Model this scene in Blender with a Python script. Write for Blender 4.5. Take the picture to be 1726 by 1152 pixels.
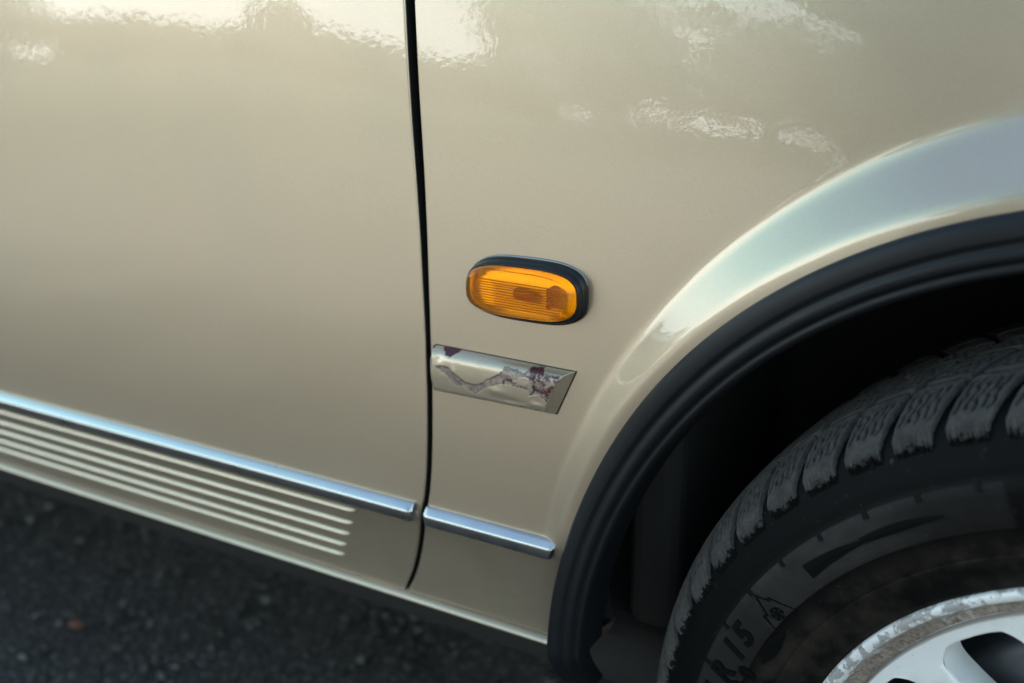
import bpy, math, random
import numpy as np
from mathutils import Matrix, Vector
R = math.radians
random.seed(7)
rng = np.random.default_rng(7)
for o in list(bpy.data.objects):
    bpy.data.objects.remove(o)
scn = bpy.context.scene
COL = scn.collection

# ------------------------------------------------------------------ camera
cam_d = bpy.data.cameras.new('camera')
cam = bpy.data.objects.new('camera', cam_d)
COL.objects.link(cam)
cam.matrix_world = Matrix(((0.85186066, -0.14343499, 0.5037458, 0.0),
                           (0.52376848, 0.23328365, -0.81929562, -0.6),
                           (0.0, 0.96177188, 0.27385189, 0.766),
                           (0, 0, 0, 1)))
cam_d.sensor_width = 36.0
cam_d.lens = 39.63
cam_d.clip_start = 0.02
cam_d.clip_end = 2000
cam_d.dof.use_dof = True
cam_d.dof.focus_distance = 0.675
cam_d.dof.aperture_fstop = 4.6
scn.camera = cam

# ------------------------------------------------------------------ world, sun, exposure
SUN_EL, SUN_AZ = 60.0, 10.0         # azimuth measured from +Y towards +X
w = bpy.data.worlds.new('World')
scn.world = w
w.use_nodes = True
nt = w.node_tree
nt.nodes.clear()
def N(t, kind, **kw):
    n = t.nodes.new(kind)
    for k, v in kw.items():
        if k.startswith('_'):
            setattr(n, k[1:], v)
        else:
            n.inputs[k.replace('__', ' ')].default_value = v
    return n
sky = N(nt, 'ShaderNodeTexSky', _sky_type='NISHITA')
sky.sun_disc = False
sky.sun_elevation = R(SUN_EL)
sky.sun_rotation = R(SUN_AZ)
sky.air_density = 1.0
sky.dust_density = 1.0
sky.ozone_density = 0.2
tc = N(nt, 'ShaderNodeTexCoord')
mp = N(nt, 'ShaderNodeMapping')
mp.inputs['Scale'].default_value = (1.0, 1.0, 2.6)
cl = N(nt, 'ShaderNodeTexNoise', Scale=2.3, Detail=7.0, Roughness=0.58)
cr = N(nt, 'ShaderNodeValToRGB')
cr.color_ramp.elements[0].position = 0.30
cr.color_ramp.elements[1].position = 0.72
sx = N(nt, 'ShaderNodeSeparateXYZ')
low = N(nt, 'ShaderNodeMapRange', _interpolation_type='SMOOTHSTEP')        # cloud cover thins out overhead
low.inputs['From Min'].default_value = 0.88; low.inputs['From Max'].default_value = 0.22
low.inputs['To Min'].default_value = 0.26; low.inputs['To Max'].default_value = 1.0
cov = N(nt, 'ShaderNodeMath', _operation='MULTIPLY_ADD'); cov.inputs[1].default_value = 0.52; 
mix = N(nt, 'ShaderNodeMix', _data_type='RGBA')
mix.inputs[7].default_value = (12.6, 13.2, 13.3, 1)
glow = N(nt, 'ShaderNodeValToRGB')                                          # cloud bank is brightest in the haze near the horizon
glow.color_ramp.elements[0].color = (15.6, 16.0, 15.9, 1)
glow.color_ramp.elements[1].position = 0.42
glow.color_ramp.elements[1].color = (3.5, 6.5, 7.1, 1)
glow.color_ramp.elements.new(0.13).color = (11.2, 11.7, 11.8, 1)
bg = N(nt, 'ShaderNodeBackground', Strength=0.15)
wo = N(nt, 'ShaderNodeOutputWorld')
L = nt.links.new
L(tc.outputs['Generated'], mp.inputs[0]); L(mp.outputs[0], cl.inputs['Vector'])
L(tc.outputs['Generated'], sx.inputs[0]); L(sx.outputs[2], low.inputs[0])
L(low.outputs[0], cov.inputs[0]); L(cl.outputs[0], cov.inputs[2])
off = N(nt, 'ShaderNodeMath', _operation='SUBTRACT'); off.inputs[1].default_value = 0.25
L(cov.outputs[0], off.inputs[0]); L(off.outputs[0], cr.inputs[0])
cf = N(nt, 'ShaderNodeMath', _operation='MULTIPLY'); L(cr.outputs[0], cf.inputs[0]); L(low.outputs[0], cf.inputs[1])
L(cf.outputs[0], mix.inputs[0])
L(sx.outputs[2], glow.inputs[0]); L(glow.outputs[0], mix.inputs[7])
L(sky.outputs[0], mix.inputs[6]); L(mix.outputs[2], bg.inputs[0]); L(bg.outputs[0], wo.inputs[0])

sd = bpy.data.lights.new('sun', 'SUN')
sd.energy = 3.0
sd.angle = R(6)
sd.color = (1.0, 0.95, 0.88)
sun = bpy.data.objects.new('sun', sd)
COL.objects.link(sun)
dv = Vector((math.sin(R(SUN_AZ)) * math.cos(R(SUN_EL)), math.cos(R(SUN_AZ)) * math.cos(R(SUN_EL)), math.sin(R(SUN_EL))))
sun.rotation_euler = dv.to_track_quat('Z', 'Y').to_euler()

vs = scn.view_settings
vs.view_transform = 'Standard'
vs.look = 'None'
vs.gamma = 1.0
vs.use_curve_mapping = False
vs.exposure = 1.2
scn.render.engine = 'CYCLES'
scn.cycles.use_denoising = True
scn.cycles.max_bounces = 10
scn.cycles.sample_clamp_indirect = 8.0

# ------------------------------------------------------------------ helpers
def empty(name, parent=None, loc=(0, 0, 0)):
    o = bpy.data.objects.new(name, None)
    o.empty_display_size = 0.1
    COL.objects.link(o)
    o.location = loc
    o.parent = parent
    return o
def mesh(name, V, F, mat, parent=None, smooth=True):
    me = bpy.data.meshes.new(name)
    me.from_pydata([tuple(map(float, v)) for v in V], [], [tuple(int(i) for i in f) for f in F])
    if smooth:
        me.polygons.foreach_set('use_smooth', np.ones(len(me.polygons), bool))
    if mat is not None:
        me.materials.append(mat)
    me.update()
    o = bpy.data.objects.new(name, me)
    COL.objects.link(o)
    o.parent = parent
    return o
def tag(o, label=None, cat=None, group=None, kind=None):
    for k, v in (('label', label), ('category', cat), ('group', group), ('kind', kind)):
        if v:
            o[k] = v
    return o
def grid_faces(nu, nv, flip=False, close_u=False):
    F = []
    for i in range(nu if close_u else nu - 1):
        for j in range(nv - 1):
            a, b = i * nv + j, ((i + 1) % nu) * nv + j
            q = (a, b, b + 1, a + 1)
            F.append(q[::-1] if flip else q)
    return F
def box(x0, x1, y0, y1, z0, z1):
    V = [(x, y, z) for x in (x0, x1) for y in (y0, y1) for z in (z0, z1)]
    F = [(0, 1, 3, 2), (4, 6, 7, 5), (0, 4, 5, 1), (2, 3, 7, 6), (0, 2, 6, 4), (1, 5, 7, 3)]
    return V, F
def bevel(o, wd=0.004, seg=3):
    m = o.modifiers.new('bevel', 'BEVEL'); m.width = wd; m.segments = seg; m.limit_method = 'ANGLE'
    return o
def sstep(a, b, x):
    t = np.clip((np.asarray(x, float) - a) / (b - a), 0, 1)
    return t * t * (3 - 2 * t)
def softplus(t):
    return np.log1p(np.exp(-np.abs(t))) + np.maximum(t, 0)
_P = rng.permutation(512)
_G = rng.normal(size=512)
def vnoise(x, y):
    x = np.asarray(x, float); y = np.asarray(y, float)
    xi = np.floor(x).astype(int); yi = np.floor(y).astype(int)
    fx = x - xi; fy = y - yi
    fx = fx * fx * (3 - 2 * fx); fy = fy * fy * (3 - 2 * fy)
    g = lambda a, b: _G[_P[(a + _P[b % 512]) % 512]]
    return (g(xi, yi) * (1 - fx) + g(xi + 1, yi) * fx) * (1 - fy) + (g(xi, yi + 1) * (1 - fx) + g(xi + 1, yi + 1) * fx) * fy
def fbm(x, y, n=4):
    s = 0; a = 1.0
    for k in range(n):
        s = s + a * vnoise(np.asarray(x) * 2 ** k + 13.7 * k, np.asarray(y) * 2 ** k + 5.1 * k); a *= 0.5
    return s * 0.5

# ------------------------------------------------------------------ materials
def new_mat(name):
    m = bpy.data.materials.new(name)
    m.use_nodes = True
    t = m.node_tree
    b = t.nodes['Principled BSDF']
    return m, t, b
def simple(name, col, rough=0.5, metal=0.0, coat=0.0, noise=0.0, nscale=60, bump=0.0, bscale=400, spec=0.5):
    m, t, b = new_mat(name)
    b.inputs['Base Color'].default_value = (*col, 1)
    b.inputs['Roughness'].default_value = rough
    b.inputs['Metallic'].default_value = metal
    b.inputs['Coat Weight'].default_value = coat
    b.inputs['Coat Roughness'].default_value = 0.03
    b.inputs['Specular IOR Level'].default_value = spec
    tcn = N(t, 'ShaderNodeTexCoord')
    if noise:
        n = N(t, 'ShaderNodeTexNoise', Scale=nscale, Detail=6.0, Roughness=0.6)
        t.links.new(tcn.outputs['Object'], n.inputs['Vector'])
        mx = N(t, 'ShaderNodeMix', _data_type='RGBA')
        mx.inputs[6].default_value = (*[c * (1 - noise) for c in col], 1)
        mx.inputs[7].default_value = (*[min(1, c * (1 + noise)) for c in col], 1)
        t.links.new(n.outputs[0], mx.inputs[0]); t.links.new(mx.outputs[2], b.inputs['Base Color'])
        rr = N(t, 'ShaderNodeMapRange')
        rr.inputs['To Min'].default_value = max(0.02, rough - 0.12); rr.inputs['To Max'].default_value = rough + 0.12
        t.links.new(n.outputs[0], rr.inputs[0]); t.links.new(rr.outputs[0], b.inputs['Roughness'])
    if bump:
        n2 = N(t, 'ShaderNodeTexNoise', Scale=bscale, Detail=4.0)
        t.links.new(tcn.outputs['Object'], n2.inputs['Vector'])
        bp = N(t, 'ShaderNodeBump', Strength=1.0, Distance=bump)
        t.links.new(n2.outputs[0], bp.inputs['Height']); t.links.new(bp.outputs[0], b.inputs['Normal'])
    return m

PAINT = (0.470, 0.386, 0.284)
def paint_nodes(t, b):
    """champagne metallic with clear coat: flake in the base, orange peel in the coat"""
    tcn = N(t, 'ShaderNodeTexCoord')
    n = N(t, 'ShaderNodeTexNoise', Scale=1700.0, Detail=2.0)
    t.links.new(tcn.outputs['Object'], n.inputs['Vector'])
    mx = N(t, 'ShaderNodeMix', _data_type='RGBA')
    mx.inputs[6].default_value = (*[c * 0.84 for c in PAINT], 1)
    mx.inputs[7].default_value = (*[c * 1.16 for c in PAINT], 1)
    t.links.new(n.outputs[0], mx.inputs[0])
    vc = N(t, 'ShaderNodeTexVoronoi', Scale=26.0); t.links.new(tcn.outputs['Object'], vc.inputs['Vector'])
    sv = N(t, 'ShaderNodeSeparateColor'); t.links.new(vc.outputs['Color'], sv.inputs[0])
    c1 = N(t, 'ShaderNodeMath', _operation='LESS_THAN'); t.links.new(vc.outputs['Distance'], c1.inputs[0]); c1.inputs[1].default_value = 0.020
    c2 = N(t, 'ShaderNodeMath', _operation='GREATER_THAN'); t.links.new(sv.outputs[0], c2.inputs[0]); c2.inputs[1].default_value = 0.86
    c3 = N(t, 'ShaderNodeMath', _operation='MULTIPLY'); t.links.new(c1.outputs[0], c3.inputs[0]); t.links.new(c2.outputs[0], c3.inputs[1])
    n4 = N(t, 'ShaderNodeTexNoise', Scale=7.0, Detail=7.0, Roughness=0.65); t.links.new(tcn.outputs['Object'], n4.inputs['Vector'])
    dm = N(t, 'ShaderNodeMapRange'); dm.inputs['From Min'].default_value = 0.45; dm.inputs['From Max'].default_value = 0.75; dm.inputs['To Max'].default_value = 0.16
    t.links.new(n4.outputs[0], dm.inputs[0])
    md = N(t, 'ShaderNodeMix', _data_type='RGBA'); md.inputs[7].default_value = (0.36, 0.295, 0.215, 1)
    sz = N(t, 'ShaderNodeSeparateXYZ'); t.links.new(tcn.outputs['Object'], sz.inputs[0])
    lowz = N(t, 'ShaderNodeMapRange'); lowz.inputs['From Min'].default_value = 0.47; lowz.inputs['From Max'].default_value = 0.34; lowz.inputs['To Max'].default_value = 0.8
    t.links.new(sz.outputs[2], lowz.inputs[0])
    n6 = N(t, 'ShaderNodeTexNoise', Scale=240.0, Detail=5.0, Roughness=0.75); t.links.new(tcn.outputs['Object'], n6.inputs['Vector'])
    sp6 = N(t, 'ShaderNodeMath', _operation='MULTIPLY_ADD'); t.links.new(lowz.outputs[0], sp6.inputs[0]); t.links.new(n6.outputs[0], sp6.inputs[1]); t.links.new(dm.outputs[0], sp6.inputs[2])
    t.links.new(sp6.outputs[0], md.inputs[0])
    me_ = N(t, 'ShaderNodeMapRange'); me_.inputs['To Min'].default_value = 0.85; me_.inputs['To Max'].default_value = 0.0
    t.links.new(sp6.outputs[0], me_.inputs[0]); t.links.new(me_.outputs[0], b.inputs['Metallic']); t.links.new(mx.outputs[2], md.inputs[6])
    mc = N(t, 'ShaderNodeMix', _data_type='RGBA'); mc.inputs[7].default_value = (0.03, 0.022, 0.018, 1)
    t.links.new(c3.outputs[0], mc.inputs[0]); t.links.new(md.outputs[2], mc.inputs[6])
    mx = mc
    b.inputs['Metallic'].default_value = 0.85
    b.inputs['Roughness'].default_value = 0.39
    b.inputs['Coat Weight'].default_value = 1.0
    b.inputs['Coat Roughness'].default_value = 0.02
    b.inputs['Coat IOR'].default_value = 1.62
    o1 = N(t, 'ShaderNodeTexNoise', Scale=190.0, Detail=2.0, Roughness=0.5)
    o2 = N(t, 'ShaderNodeTexNoise', Scale=9.0, Detail=1.0)
    t.links.new(tcn.outputs['Object'], o1.inputs['Vector']); t.links.new(tcn.outputs['Object'], o2.inputs['Vector'])
    b1 = N(t, 'ShaderNodeBump', Strength=1.0, Distance=0.00005)
    b2 = N(t, 'ShaderNodeBump', Strength=1.0, Distance=0.0006)
    t.links.new(o2.outputs[0], b2.inputs['Height'])
    t.links.new(o1.outputs[0], b1.inputs['Height']); t.links.new(b2.outputs[0], b1.inputs['Normal'])
    t.links.new(b1.outputs[0], b.inputs['Coat Normal'])
    return mx
M = {}
m, t, b = new_mat('champagne_paint')
mx = paint_nodes(t, b)
t.links.new(mx.outputs[2], b.inputs['Base Color'])
M['paint'] = m
# peeling paint on the short strip: attribute 'peel' (1 = bare primer band) and 'maroon'
m, t, b = new_mat('peeling_paint')
mx = paint_nodes(t, b)
b.inputs['Metallic'].default_value = 0.86
a1 = N(t, 'ShaderNodeAttribute', _attribute_name='peel')
sp = N(t, 'ShaderNodeSeparateColor')
t.links.new(a1.outputs['Color'], sp.inputs[0])
pr = N(t, 'ShaderNodeMix', _data_type='RGBA'); pr.inputs[7].default_value = (0.165, 0.120, 0.112, 1)
mr = N(t, 'ShaderNodeMix', _data_type='RGBA'); mr.inputs[7].default_value = (0.055, 0.003, 0.012, 1)
ed = N(t, 'ShaderNodeMix', _data_type='RGBA'); ed.inputs[7].default_value = (0.02, 0.014, 0.012, 1)
t.links.new(sp.outputs[0], pr.inputs[0]); t.links.new(mx.outputs[2], pr.inputs[6])
t.links.new(sp.outputs[1], mr.inputs[0]); t.links.new(pr.outputs[2], mr.inputs[6])
t.links.new(sp.outputs[2], ed.inputs[0]); t.links.new(mr.outputs[2], ed.inputs[6])
t.links.new(ed.outputs[2], b.inputs['Base Color'])
mxv = N(t, 'ShaderNodeMath', _operation='MAXIMUM'); t.links.new(sp.outputs[0], mxv.inputs[0]); t.links.new(sp.outputs[1], mxv.inputs[1])
mm = N(t, 'ShaderNodeMapRange'); mm.inputs['To Min'].default_value = 0.66; mm.inputs['To Max'].default_value = 0.0
t.links.new(mxv.outputs[0], mm.inputs[0]); t.links.new(mm.outputs[0], b.inputs['Metallic'])
cw = N(t, 'ShaderNodeMapRange'); cw.inputs['To Min'].default_value = 0.7; cw.inputs['To Max'].default_value = 0.05
t.links.new(mxv.outputs[0], cw.inputs[0]); t.links.new(cw.outputs[0], b.inputs['Coat Weight'])
M['peel'] = m
M['trim'] = simple('black_trim', (0.0055, 0.0068, 0.0088), 0.45, noise=0.25, nscale=35, bump=0.00003, bscale=900, spec=0.28)
M['seal'] = simple('black_seal', (0.004, 0.004, 0.004), 0.7)
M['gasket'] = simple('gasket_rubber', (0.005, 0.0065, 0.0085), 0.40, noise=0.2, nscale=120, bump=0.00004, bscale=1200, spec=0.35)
M['chrome'] = simple('satin_moulding', (0.53, 0.53, 0.52), 0.30, metal=1.0, noise=0.06, nscale=40)
M['base_metal'] = simple('lamp_base_metal', (0.22, 0.22, 0.22), 0.45, metal=0.6)
M['white_metal'] = simple('reflector_white', (0.95, 0.95, 0.93), 0.22, metal=0.9)
M['bulb'] = simple('amber_bulb', (0.50, 0.21, 0.03), 0.35, coat=1.0)
M['brass'] = simple('dark_contact', (0.42, 0.20, 0.05), 0.5)
M['liner'] = simple('wheel_liner', (0.020, 0.019, 0.018), 0.85, bump=0.0006, bscale=60, noise=0.4, nscale=30)
M['dark'] = simple('underbody_black', (0.012, 0.012, 0.012), 0.9)
M['glass'] = simple('tinted_glass', (0.015, 0.018, 0.018), 0.04, coat=1.0)
M['plastic'] = simple('grey_bumper_plastic', (0.05, 0.05, 0.052), 0.55, noise=0.2)
M['red'] = simple('red_lamp', (0.35, 0.01, 0.01), 0.15, coat=1.0)
M['clear'] = simple('clear_lamp', (0.6, 0.62, 0.64), 0.12, metal=0.6, coat=1.0)
M['steel'] = simple('brake_steel', (0.10, 0.11, 0.125), 0.45, metal=0.7, noise=0.4, nscale=50)

# orange lens: thin tinted refracting skin with an orange body scatter and a gloss coat
m, t, b = new_mat('amber_lens')
t.nodes.remove(b)
out = t.nodes['Material Output']
tcn = N(t, 'ShaderNodeTexCoord')
rf = N(t, 'ShaderNodeBsdfRefraction', IOR=1.10, Roughness=0.02); rf.inputs['Color'].default_value = (1.0, 0.545, 0.0, 1)
df = N(t, 'ShaderNodeBsdfDiffuse'); df.inputs['Color'].default_value = (1.0, 0.36, 0.0, 1)
tl = N(t, 'ShaderNodeBsdfTranslucent'); tl.inputs['Color'].default_value = (1.0, 0.36, 0.0, 1)
m1 = N(t, 'ShaderNodeMixShader', Fac=0.5)
m2 = N(t, 'ShaderNodeMixShader', Fac=0.27)
gl = N(t, 'ShaderNodeBsdfGlossy', Roughness=0.03); gl.inputs['Color'].default_value = (1, 1, 1, 1)
fr = N(t, 'ShaderNodeFresnel', IOR=1.28)
m3 = N(t, 'ShaderNodeMixShader')
t.links.new(df.outputs[0], m1.inputs[1]); t.links.new(tl.outputs[0], m1.inputs[2])
t.links.new(rf.outputs[0], m2.inputs[1]); t.links.new(m1.outputs[0], m2.inputs[2])
t.links.new(fr.outputs[0], m3.inputs[0]); t.links.new(m2.outputs[0], m3.inputs[1]); t.links.new(gl.outputs[0], m3.inputs[2])
t.links.new(m3.outputs[0], out.inputs[0])
M['lens'] = m
M['lens_rib'] = simple('deep_amber', (0.85, 0.26, 0.0), 0.3)

# polar helper for wheel materials: returns (radius, angle) sockets in object space (axle = local Y)
def polar(t):
    tcn = N(t, 'ShaderNodeTexCoord')
    s = N(t, 'ShaderNodeSeparateXYZ'); t.links.new(tcn.outputs['Object'], s.inputs[0])
    c = N(t, 'ShaderNodeCombineXYZ'); t.links.new(s.outputs[0], c.inputs[0]); t.links.new(s.outputs[2], c.inputs[1])
    ln = N(t, 'ShaderNodeVectorMath', _operation='LENGTH'); t.links.new(c.outputs[0], ln.inputs[0])
    an = N(t, 'ShaderNodeMath', _operation='ARCTAN2'); t.links.new(s.outputs[2], an.inputs[0]); t.links.new(s.outputs[0], an.inputs[1])
    return tcn, ln.outputs['Value'], an.outputs[0]
def mth(t, op, a, b=None, c=None, clamp=False):
    n = N(t, 'ShaderNodeMath', _operation=op); n.use_clamp = clamp
    for i, v in enumerate((a, b, c)):
        if v is None: continue
        if isinstance(v, (int, float)): n.inputs[i].default_value = v
        else: t.links.new(v, n.inputs[i])
    return n.outputs[0]
def ss(t, x, lo, hi):
    n = N(t, 'ShaderNodeMapRange', _interpolation_type='SMOOTHSTEP')
    n.inputs['From Min'].default_value = lo; n.inputs['From Max'].default_value = hi
    t.links.new(x, n.inputs[0]); return n.outputs[0]
def noise(t, vec, scale, detail=5.0, rough=0.6):
    n = N(t, 'ShaderNodeTexNoise', Scale=scale, Detail=detail, Roughness=rough)
    t.links.new(vec, n.inputs['Vector']); return n.outputs[0]
def cmix(t, f, a, b):
    n = N(t, 'ShaderNodeMix', _data_type='RGBA')
    t.links.new(f, n.inputs[0])
    for i, v in ((6, a), (7, b)):
        if isinstance(v, tuple): n.inputs[i].default_value = (*v, 1)
        else: t.links.new(v, n.inputs[i])
    return n.outputs[2]

# sidewall rubber, with the fine radial ribbing of the band
m, t, b = new_mat('sidewall_rubber')
tcn, rad, ang = polar(t)
wv = mth(t, 'SINE', mth(t, 'MULTIPLY', ang, 1300.0))
wv = mth(t, 'MULTIPLY_ADD', wv, 0.5, 0.5)
band = mth(t, 'MULTIPLY', ss(t, rad, 0.2440, 0.2450), mth(t, 'SUBTRACT', 1.0, ss(t, rad, 0.2692, 0.2698)))
smooth_zone = mth(t, 'MULTIPLY', ss(t, ang, R(149.2), R(150.4)), 1.0)
tail = mth(t, 'MULTIPLY', ss(t, ang, R(110.4), R(110.7)), mth(t, 'MULTIPLY_ADD', ss(t, ang, R(112), R(134)), 0.7, 0.3))
ribs = mth(t, 'MULTIPLY', mth(t, 'MULTIPLY', band, tail), mth(t, 'SUBTRACT', 1.0, smooth_zone))
n1 = noise(t, tcn.outputs['Object'], 38.0); n2 = noise(t, tcn.outputs['Object'], 260.0)
base = cmix(t, n1, (0.0018, 0.0019, 0.0020), (0.0050, 0.0049, 0.0048))
base = cmix(t, ss(t, rad, 0.2690, 0.2760), base, (0.0014, 0.0016, 0.0019))
inner = mth(t, 'SUBTRACT', 1.0, ss(t, rad, 0.232, 0.246))
base = cmix(t, mth(t, 'MULTIPLY', inner, ss(t, n1, 0.38, 0.75)), base, (0.024, 0.0200, 0.0165))
base = cmix(t, mth(t, 'MULTIPLY', mth(t, 'MULTIPLY', band, smooth_zone), 0.7), base, (0.022, 0.021, 0.0205))
ribc = cmix(t, wv, (0.0008, 0.0008, 0.0009), (0.072, 0.069, 0.066))
base = cmix(t, mth(t, 'MULTIPLY', ribs, mth(t, 'MULTIPLY_ADD', n1, 1.3, 0.05), clamp=True), base, ribc)
base = cmix(t, mth(t, 'MULTIPLY', ss(t, n2, 0.62, 0.75), 0.25), base, (0.09, 0.085, 0.08))
t.links.new(base, b.inputs['Base Color'])
b.inputs['Roughness'].default_value = 0.6
b.inputs['Specular IOR Level'].default_value = 0.09
bp = N(t, 'ShaderNodeBump', Strength=0.6, Distance=0.0002)
t.links.new(mth(t, 'ADD', mth(t, 'MULTIPLY', wv, ribs), mth(t, 'MULTIPLY', n2, 0.5)), bp.inputs['Height'])
t.links.new(bp.outputs[0], b.inputs['Normal'])
M['sidewall'] = m
# tread rubber: dusty worn crown, black below a ragged line
m, t, b = new_mat('tread_rubber')
tcn, rad, ang = polar(t)
gm = N(t, 'ShaderNodeNewGeometry')
n1 = noise(t, gm.outputs['Position'], 55.0); n2 = noise(t, gm.outputs['Position'], 900.0, 3.0); n3 = noise(t, gm.outputs['Position'], 260.0, 4.0, 0.7)
oi = N(t, 'ShaderNodeObjectInfo')
teeth = mth(t, 'MULTIPLY_ADD', noise(t, gm.outputs['Position'], 320.0, 2.0), 0.012, -0.006)
dust = ss(t, mth(t, 'ADD', rad, mth(t, 'ADD', teeth, mth(t, 'MULTIPLY_ADD', n1, 0.012, -0.006))), 0.2905, 0.2940)
dust = mth(t, 'MULTIPLY', dust, mth(t, 'MULTIPLY_ADD', noise(t, gm.outputs['Position'], 120.0, 6.0, 0.7), 1.3, 0.06), clamp=True)
base = cmix(t, dust, (0.0020, 0.0020, 0.0021), (0.078, 0.073, 0.068))
base = cmix(t, mth(t, 'MULTIPLY', ss(t, n3, 0.58, 0.72), mth(t, 'MULTIPLY', dust, 0.6)), base, (0.11, 0.11, 0.11))
base = cmix(t, mth(t, 'MULTIPLY', ss(t, n2, 0.68, 0.74), dust), base, (0.30, 0.30, 0.30))
t.links.new(base, b.inputs['Base Color'])
b.inputs['Roughness'].default_value = 0.8
b.inputs['Specular IOR Level'].default_value = 0.1
bp = N(t, 'ShaderNodeBump', Strength=1.0, Distance=0.0011)
t.links.new(n3, bp.inputs['Height']); t.links.new(bp.outputs[0], b.inputs['Normal'])
M['tread'] = m
M['groove'] = simple('groove_rubber', (0.006, 0.006, 0.007), 0.8)
M['letter'] = simple('raised_letter_rubber', (0.002, 0.0025, 0.003), 0.6, spec=0.12)
# rim: silver lacquer, flaking at the lip, brown corroded channel
m, t, b = new_mat('rim_lacquer')
tcn, rad, ang = polar(t)
n1 = noise(t, tcn.outputs['Object'], 120.0, 6.0, 0.65); n2 = noise(t, tcn.outputs['Object'], 420.0, 4.0, 0.7); n3 = noise(t, tcn.outputs['Object'], 30.0)
base = cmix(t, n3, (0.70, 0.72, 0.73), (0.80, 0.81, 0.82))
wob = mth(t, 'ADD', rad, mth(t, 'MULTIPLY_ADD', noise(t, tcn.outputs['Object'], 70.0, 5.0, 0.65), 0.0075, -0.00375))
lip = ss(t, wob, 0.1985, 0.1990)
base = cmix(t, mth(t, 'MULTIPLY', lip, ss(t, n1, 0.50, 0.53)), base, (0.34, 0.34, 0.345))
base = cmix(t, mth(t, 'MULTIPLY', lip, ss(t, n2, 0.62, 0.66)), base, (0.05, 0.05, 0.05))
chan = mth(t, 'MULTIPLY', ss(t, mth(t, 'MULTIPLY_ADD', wob, 0.5, mth(t, 'MULTIPLY', rad, 0.5)), 0.1888, 0.1894), mth(t, 'SUBTRACT', 1.0, lip))
brown = cmix(t, n1, (0.17, 0.13, 0.105), (0.42, 0.37, 0.33))
n5 = noise(t, tcn.outputs['Object'], 34.0, 5.0, 0.7)
brown = cmix(t, ss(t, n2, 0.40, 0.66), brown, (0.13, 0.10, 0.08))
base = cmix(t, mth(t, 'MULTIPLY', chan, mth(t, 'MULTIPLY_ADD', ss(t, n5, 0.36, 0.46), 0.65, 0.32)), base, brown)
base = cmix(t, mth(t, 'MULTIPLY', chan, ss(t, n2, 0.64, 0.70)), base, (0.05, 0.04, 0.035))
n7 = noise(t, tcn.outputs['Object'], 700.0, 4.0, 0.7)
pit = mth(t, 'MULTIPLY', mth(t, 'MAXIMUM', ss(t, n2, 0.66, 0.72), ss(t, n7, 0.66, 0.70)), 0.6)
base = cmix(t, mth(t, 'MULTIPLY', ss(t, n3, 0.45, 0.75), 0.35), base, (0.38, 0.35, 0.31))
base = cmix(t, pit, base, (0.2, 0.16, 0.13))
edge = mth(t, 'MULTIPLY', ss(t, rad, 0.1868, 0.1885), mth(t, 'SUBTRACT', 1.0, ss(t, rad, 0.1886, 0.1892)))
base = cmix(t, mth(t, 'MULTIPLY', edge, 0.8), base, (0.14, 0.10, 0.08))
t.links.new(base, b.inputs['Base Color'])
b.inputs['Metallic'].default_value = 0.08
b.inputs['Roughness'].default_value = 0.42
bp = N(t, 'ShaderNodeBump', Strength=0.8, Distance=0.0004)
t.links.new(mth(t, 'ADD', mth(t, 'MULTIPLY', n1, mth(t, 'ADD', mth(t, 'MULTIPLY', chan, 1.0), lip)), mth(t, 'MULTIPLY', n2, 0.15)), bp.inputs['Height'])
t.links.new(bp.outputs[0], b.inputs['Normal'])
M['rim'] = m
# asphalt
m, t, b = new_mat('asphalt')
tcn = N(t, 'ShaderNodeTexCoord')
vo = N(t, 'ShaderNodeTexVoronoi', Scale=140.0); t.links.new(tcn.outputs['Object'], vo.inputs['Vector'])
sc_ = N(t, 'ShaderNodeSeparateColor'); t.links.new(vo.outputs['Color'], sc_.inputs[0])
n1 = noise(t, tcn.outputs['Object'], 1.3); n2 = noise(t, tcn.outputs['Object'], 420.0)
base = cmix(t, sc_.outputs[0], (0.015, 0.0135, 0.013), (0.055, 0.050, 0.047))
base = cmix(t, ss(t, sc_.outputs[1], 0.86, 0.95), base, (0.13, 0.127, 0.125))
base = cmix(t, mth(t, 'MULTIPLY', n1, 0.5), base, (0.016, 0.016, 0.017))
t.links.new(base, b.inputs['Base Color'])
b.inputs['Roughness'].default_value = 0.8
bp = N(t, 'ShaderNodeBump', Strength=1.0, Distance=0.003)
t.links.new(mth(t, 'ADD', mth(t, 'MULTIPLY', vo.outputs['Distance'], -1.0), mth(t, 'MULTIPLY', n2, 0.3)), bp.inputs['Height'])
t.links.new(bp.outputs[0], b.inputs['Normal'])
M['asphalt'] = m
m, t, b = new_mat('stone_chips')
g = N(t, 'ShaderNodeNewGeometry')
rp = N(t, 'ShaderNodeValToRGB')
e = rp.color_ramp.elements
e[0].color = (0.013, 0.0125, 0.013, 1); e[1].color = (0.155, 0.145, 0.135, 1)
e.new(0.55).color = (0.034, 0.031, 0.029, 1); e.new(0.85).color = (0.078, 0.071, 0.065, 1)
t.links.new(g.outputs['Random Per Island'], rp.inputs[0]); t.links.new(rp.outputs[0], b.inputs['Base Color'])
b.inputs['Roughness'].default_value = 0.7
M['chips'] = m
M['red_stone'] = simple('reddish_stone', (0.12, 0.045, 0.032), 0.7, noise=0.3, nscale=200)
m, t, b = new_mat('far_leaves')
g = N(t, 'ShaderNodeNewGeometry')
base = cmix(t, g.outputs['Random Per Island'], (0.040, 0.055, 0.022), (0.12, 0.13, 0.060))
t.links.new(base, b.inputs['Base Color']); b.inputs['Roughness'].default_value = 0.7
M['leaves'] = m

# ------------------------------------------------------------------ the setting
V, F = box(-300, 300, -300, 300, -0.3, 0.0)
tag(mesh('asphalt_ground', V, F, M['asphalt'], smooth=False), 'dark grey asphalt of a parking area', None, None, 'structure')

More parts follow.
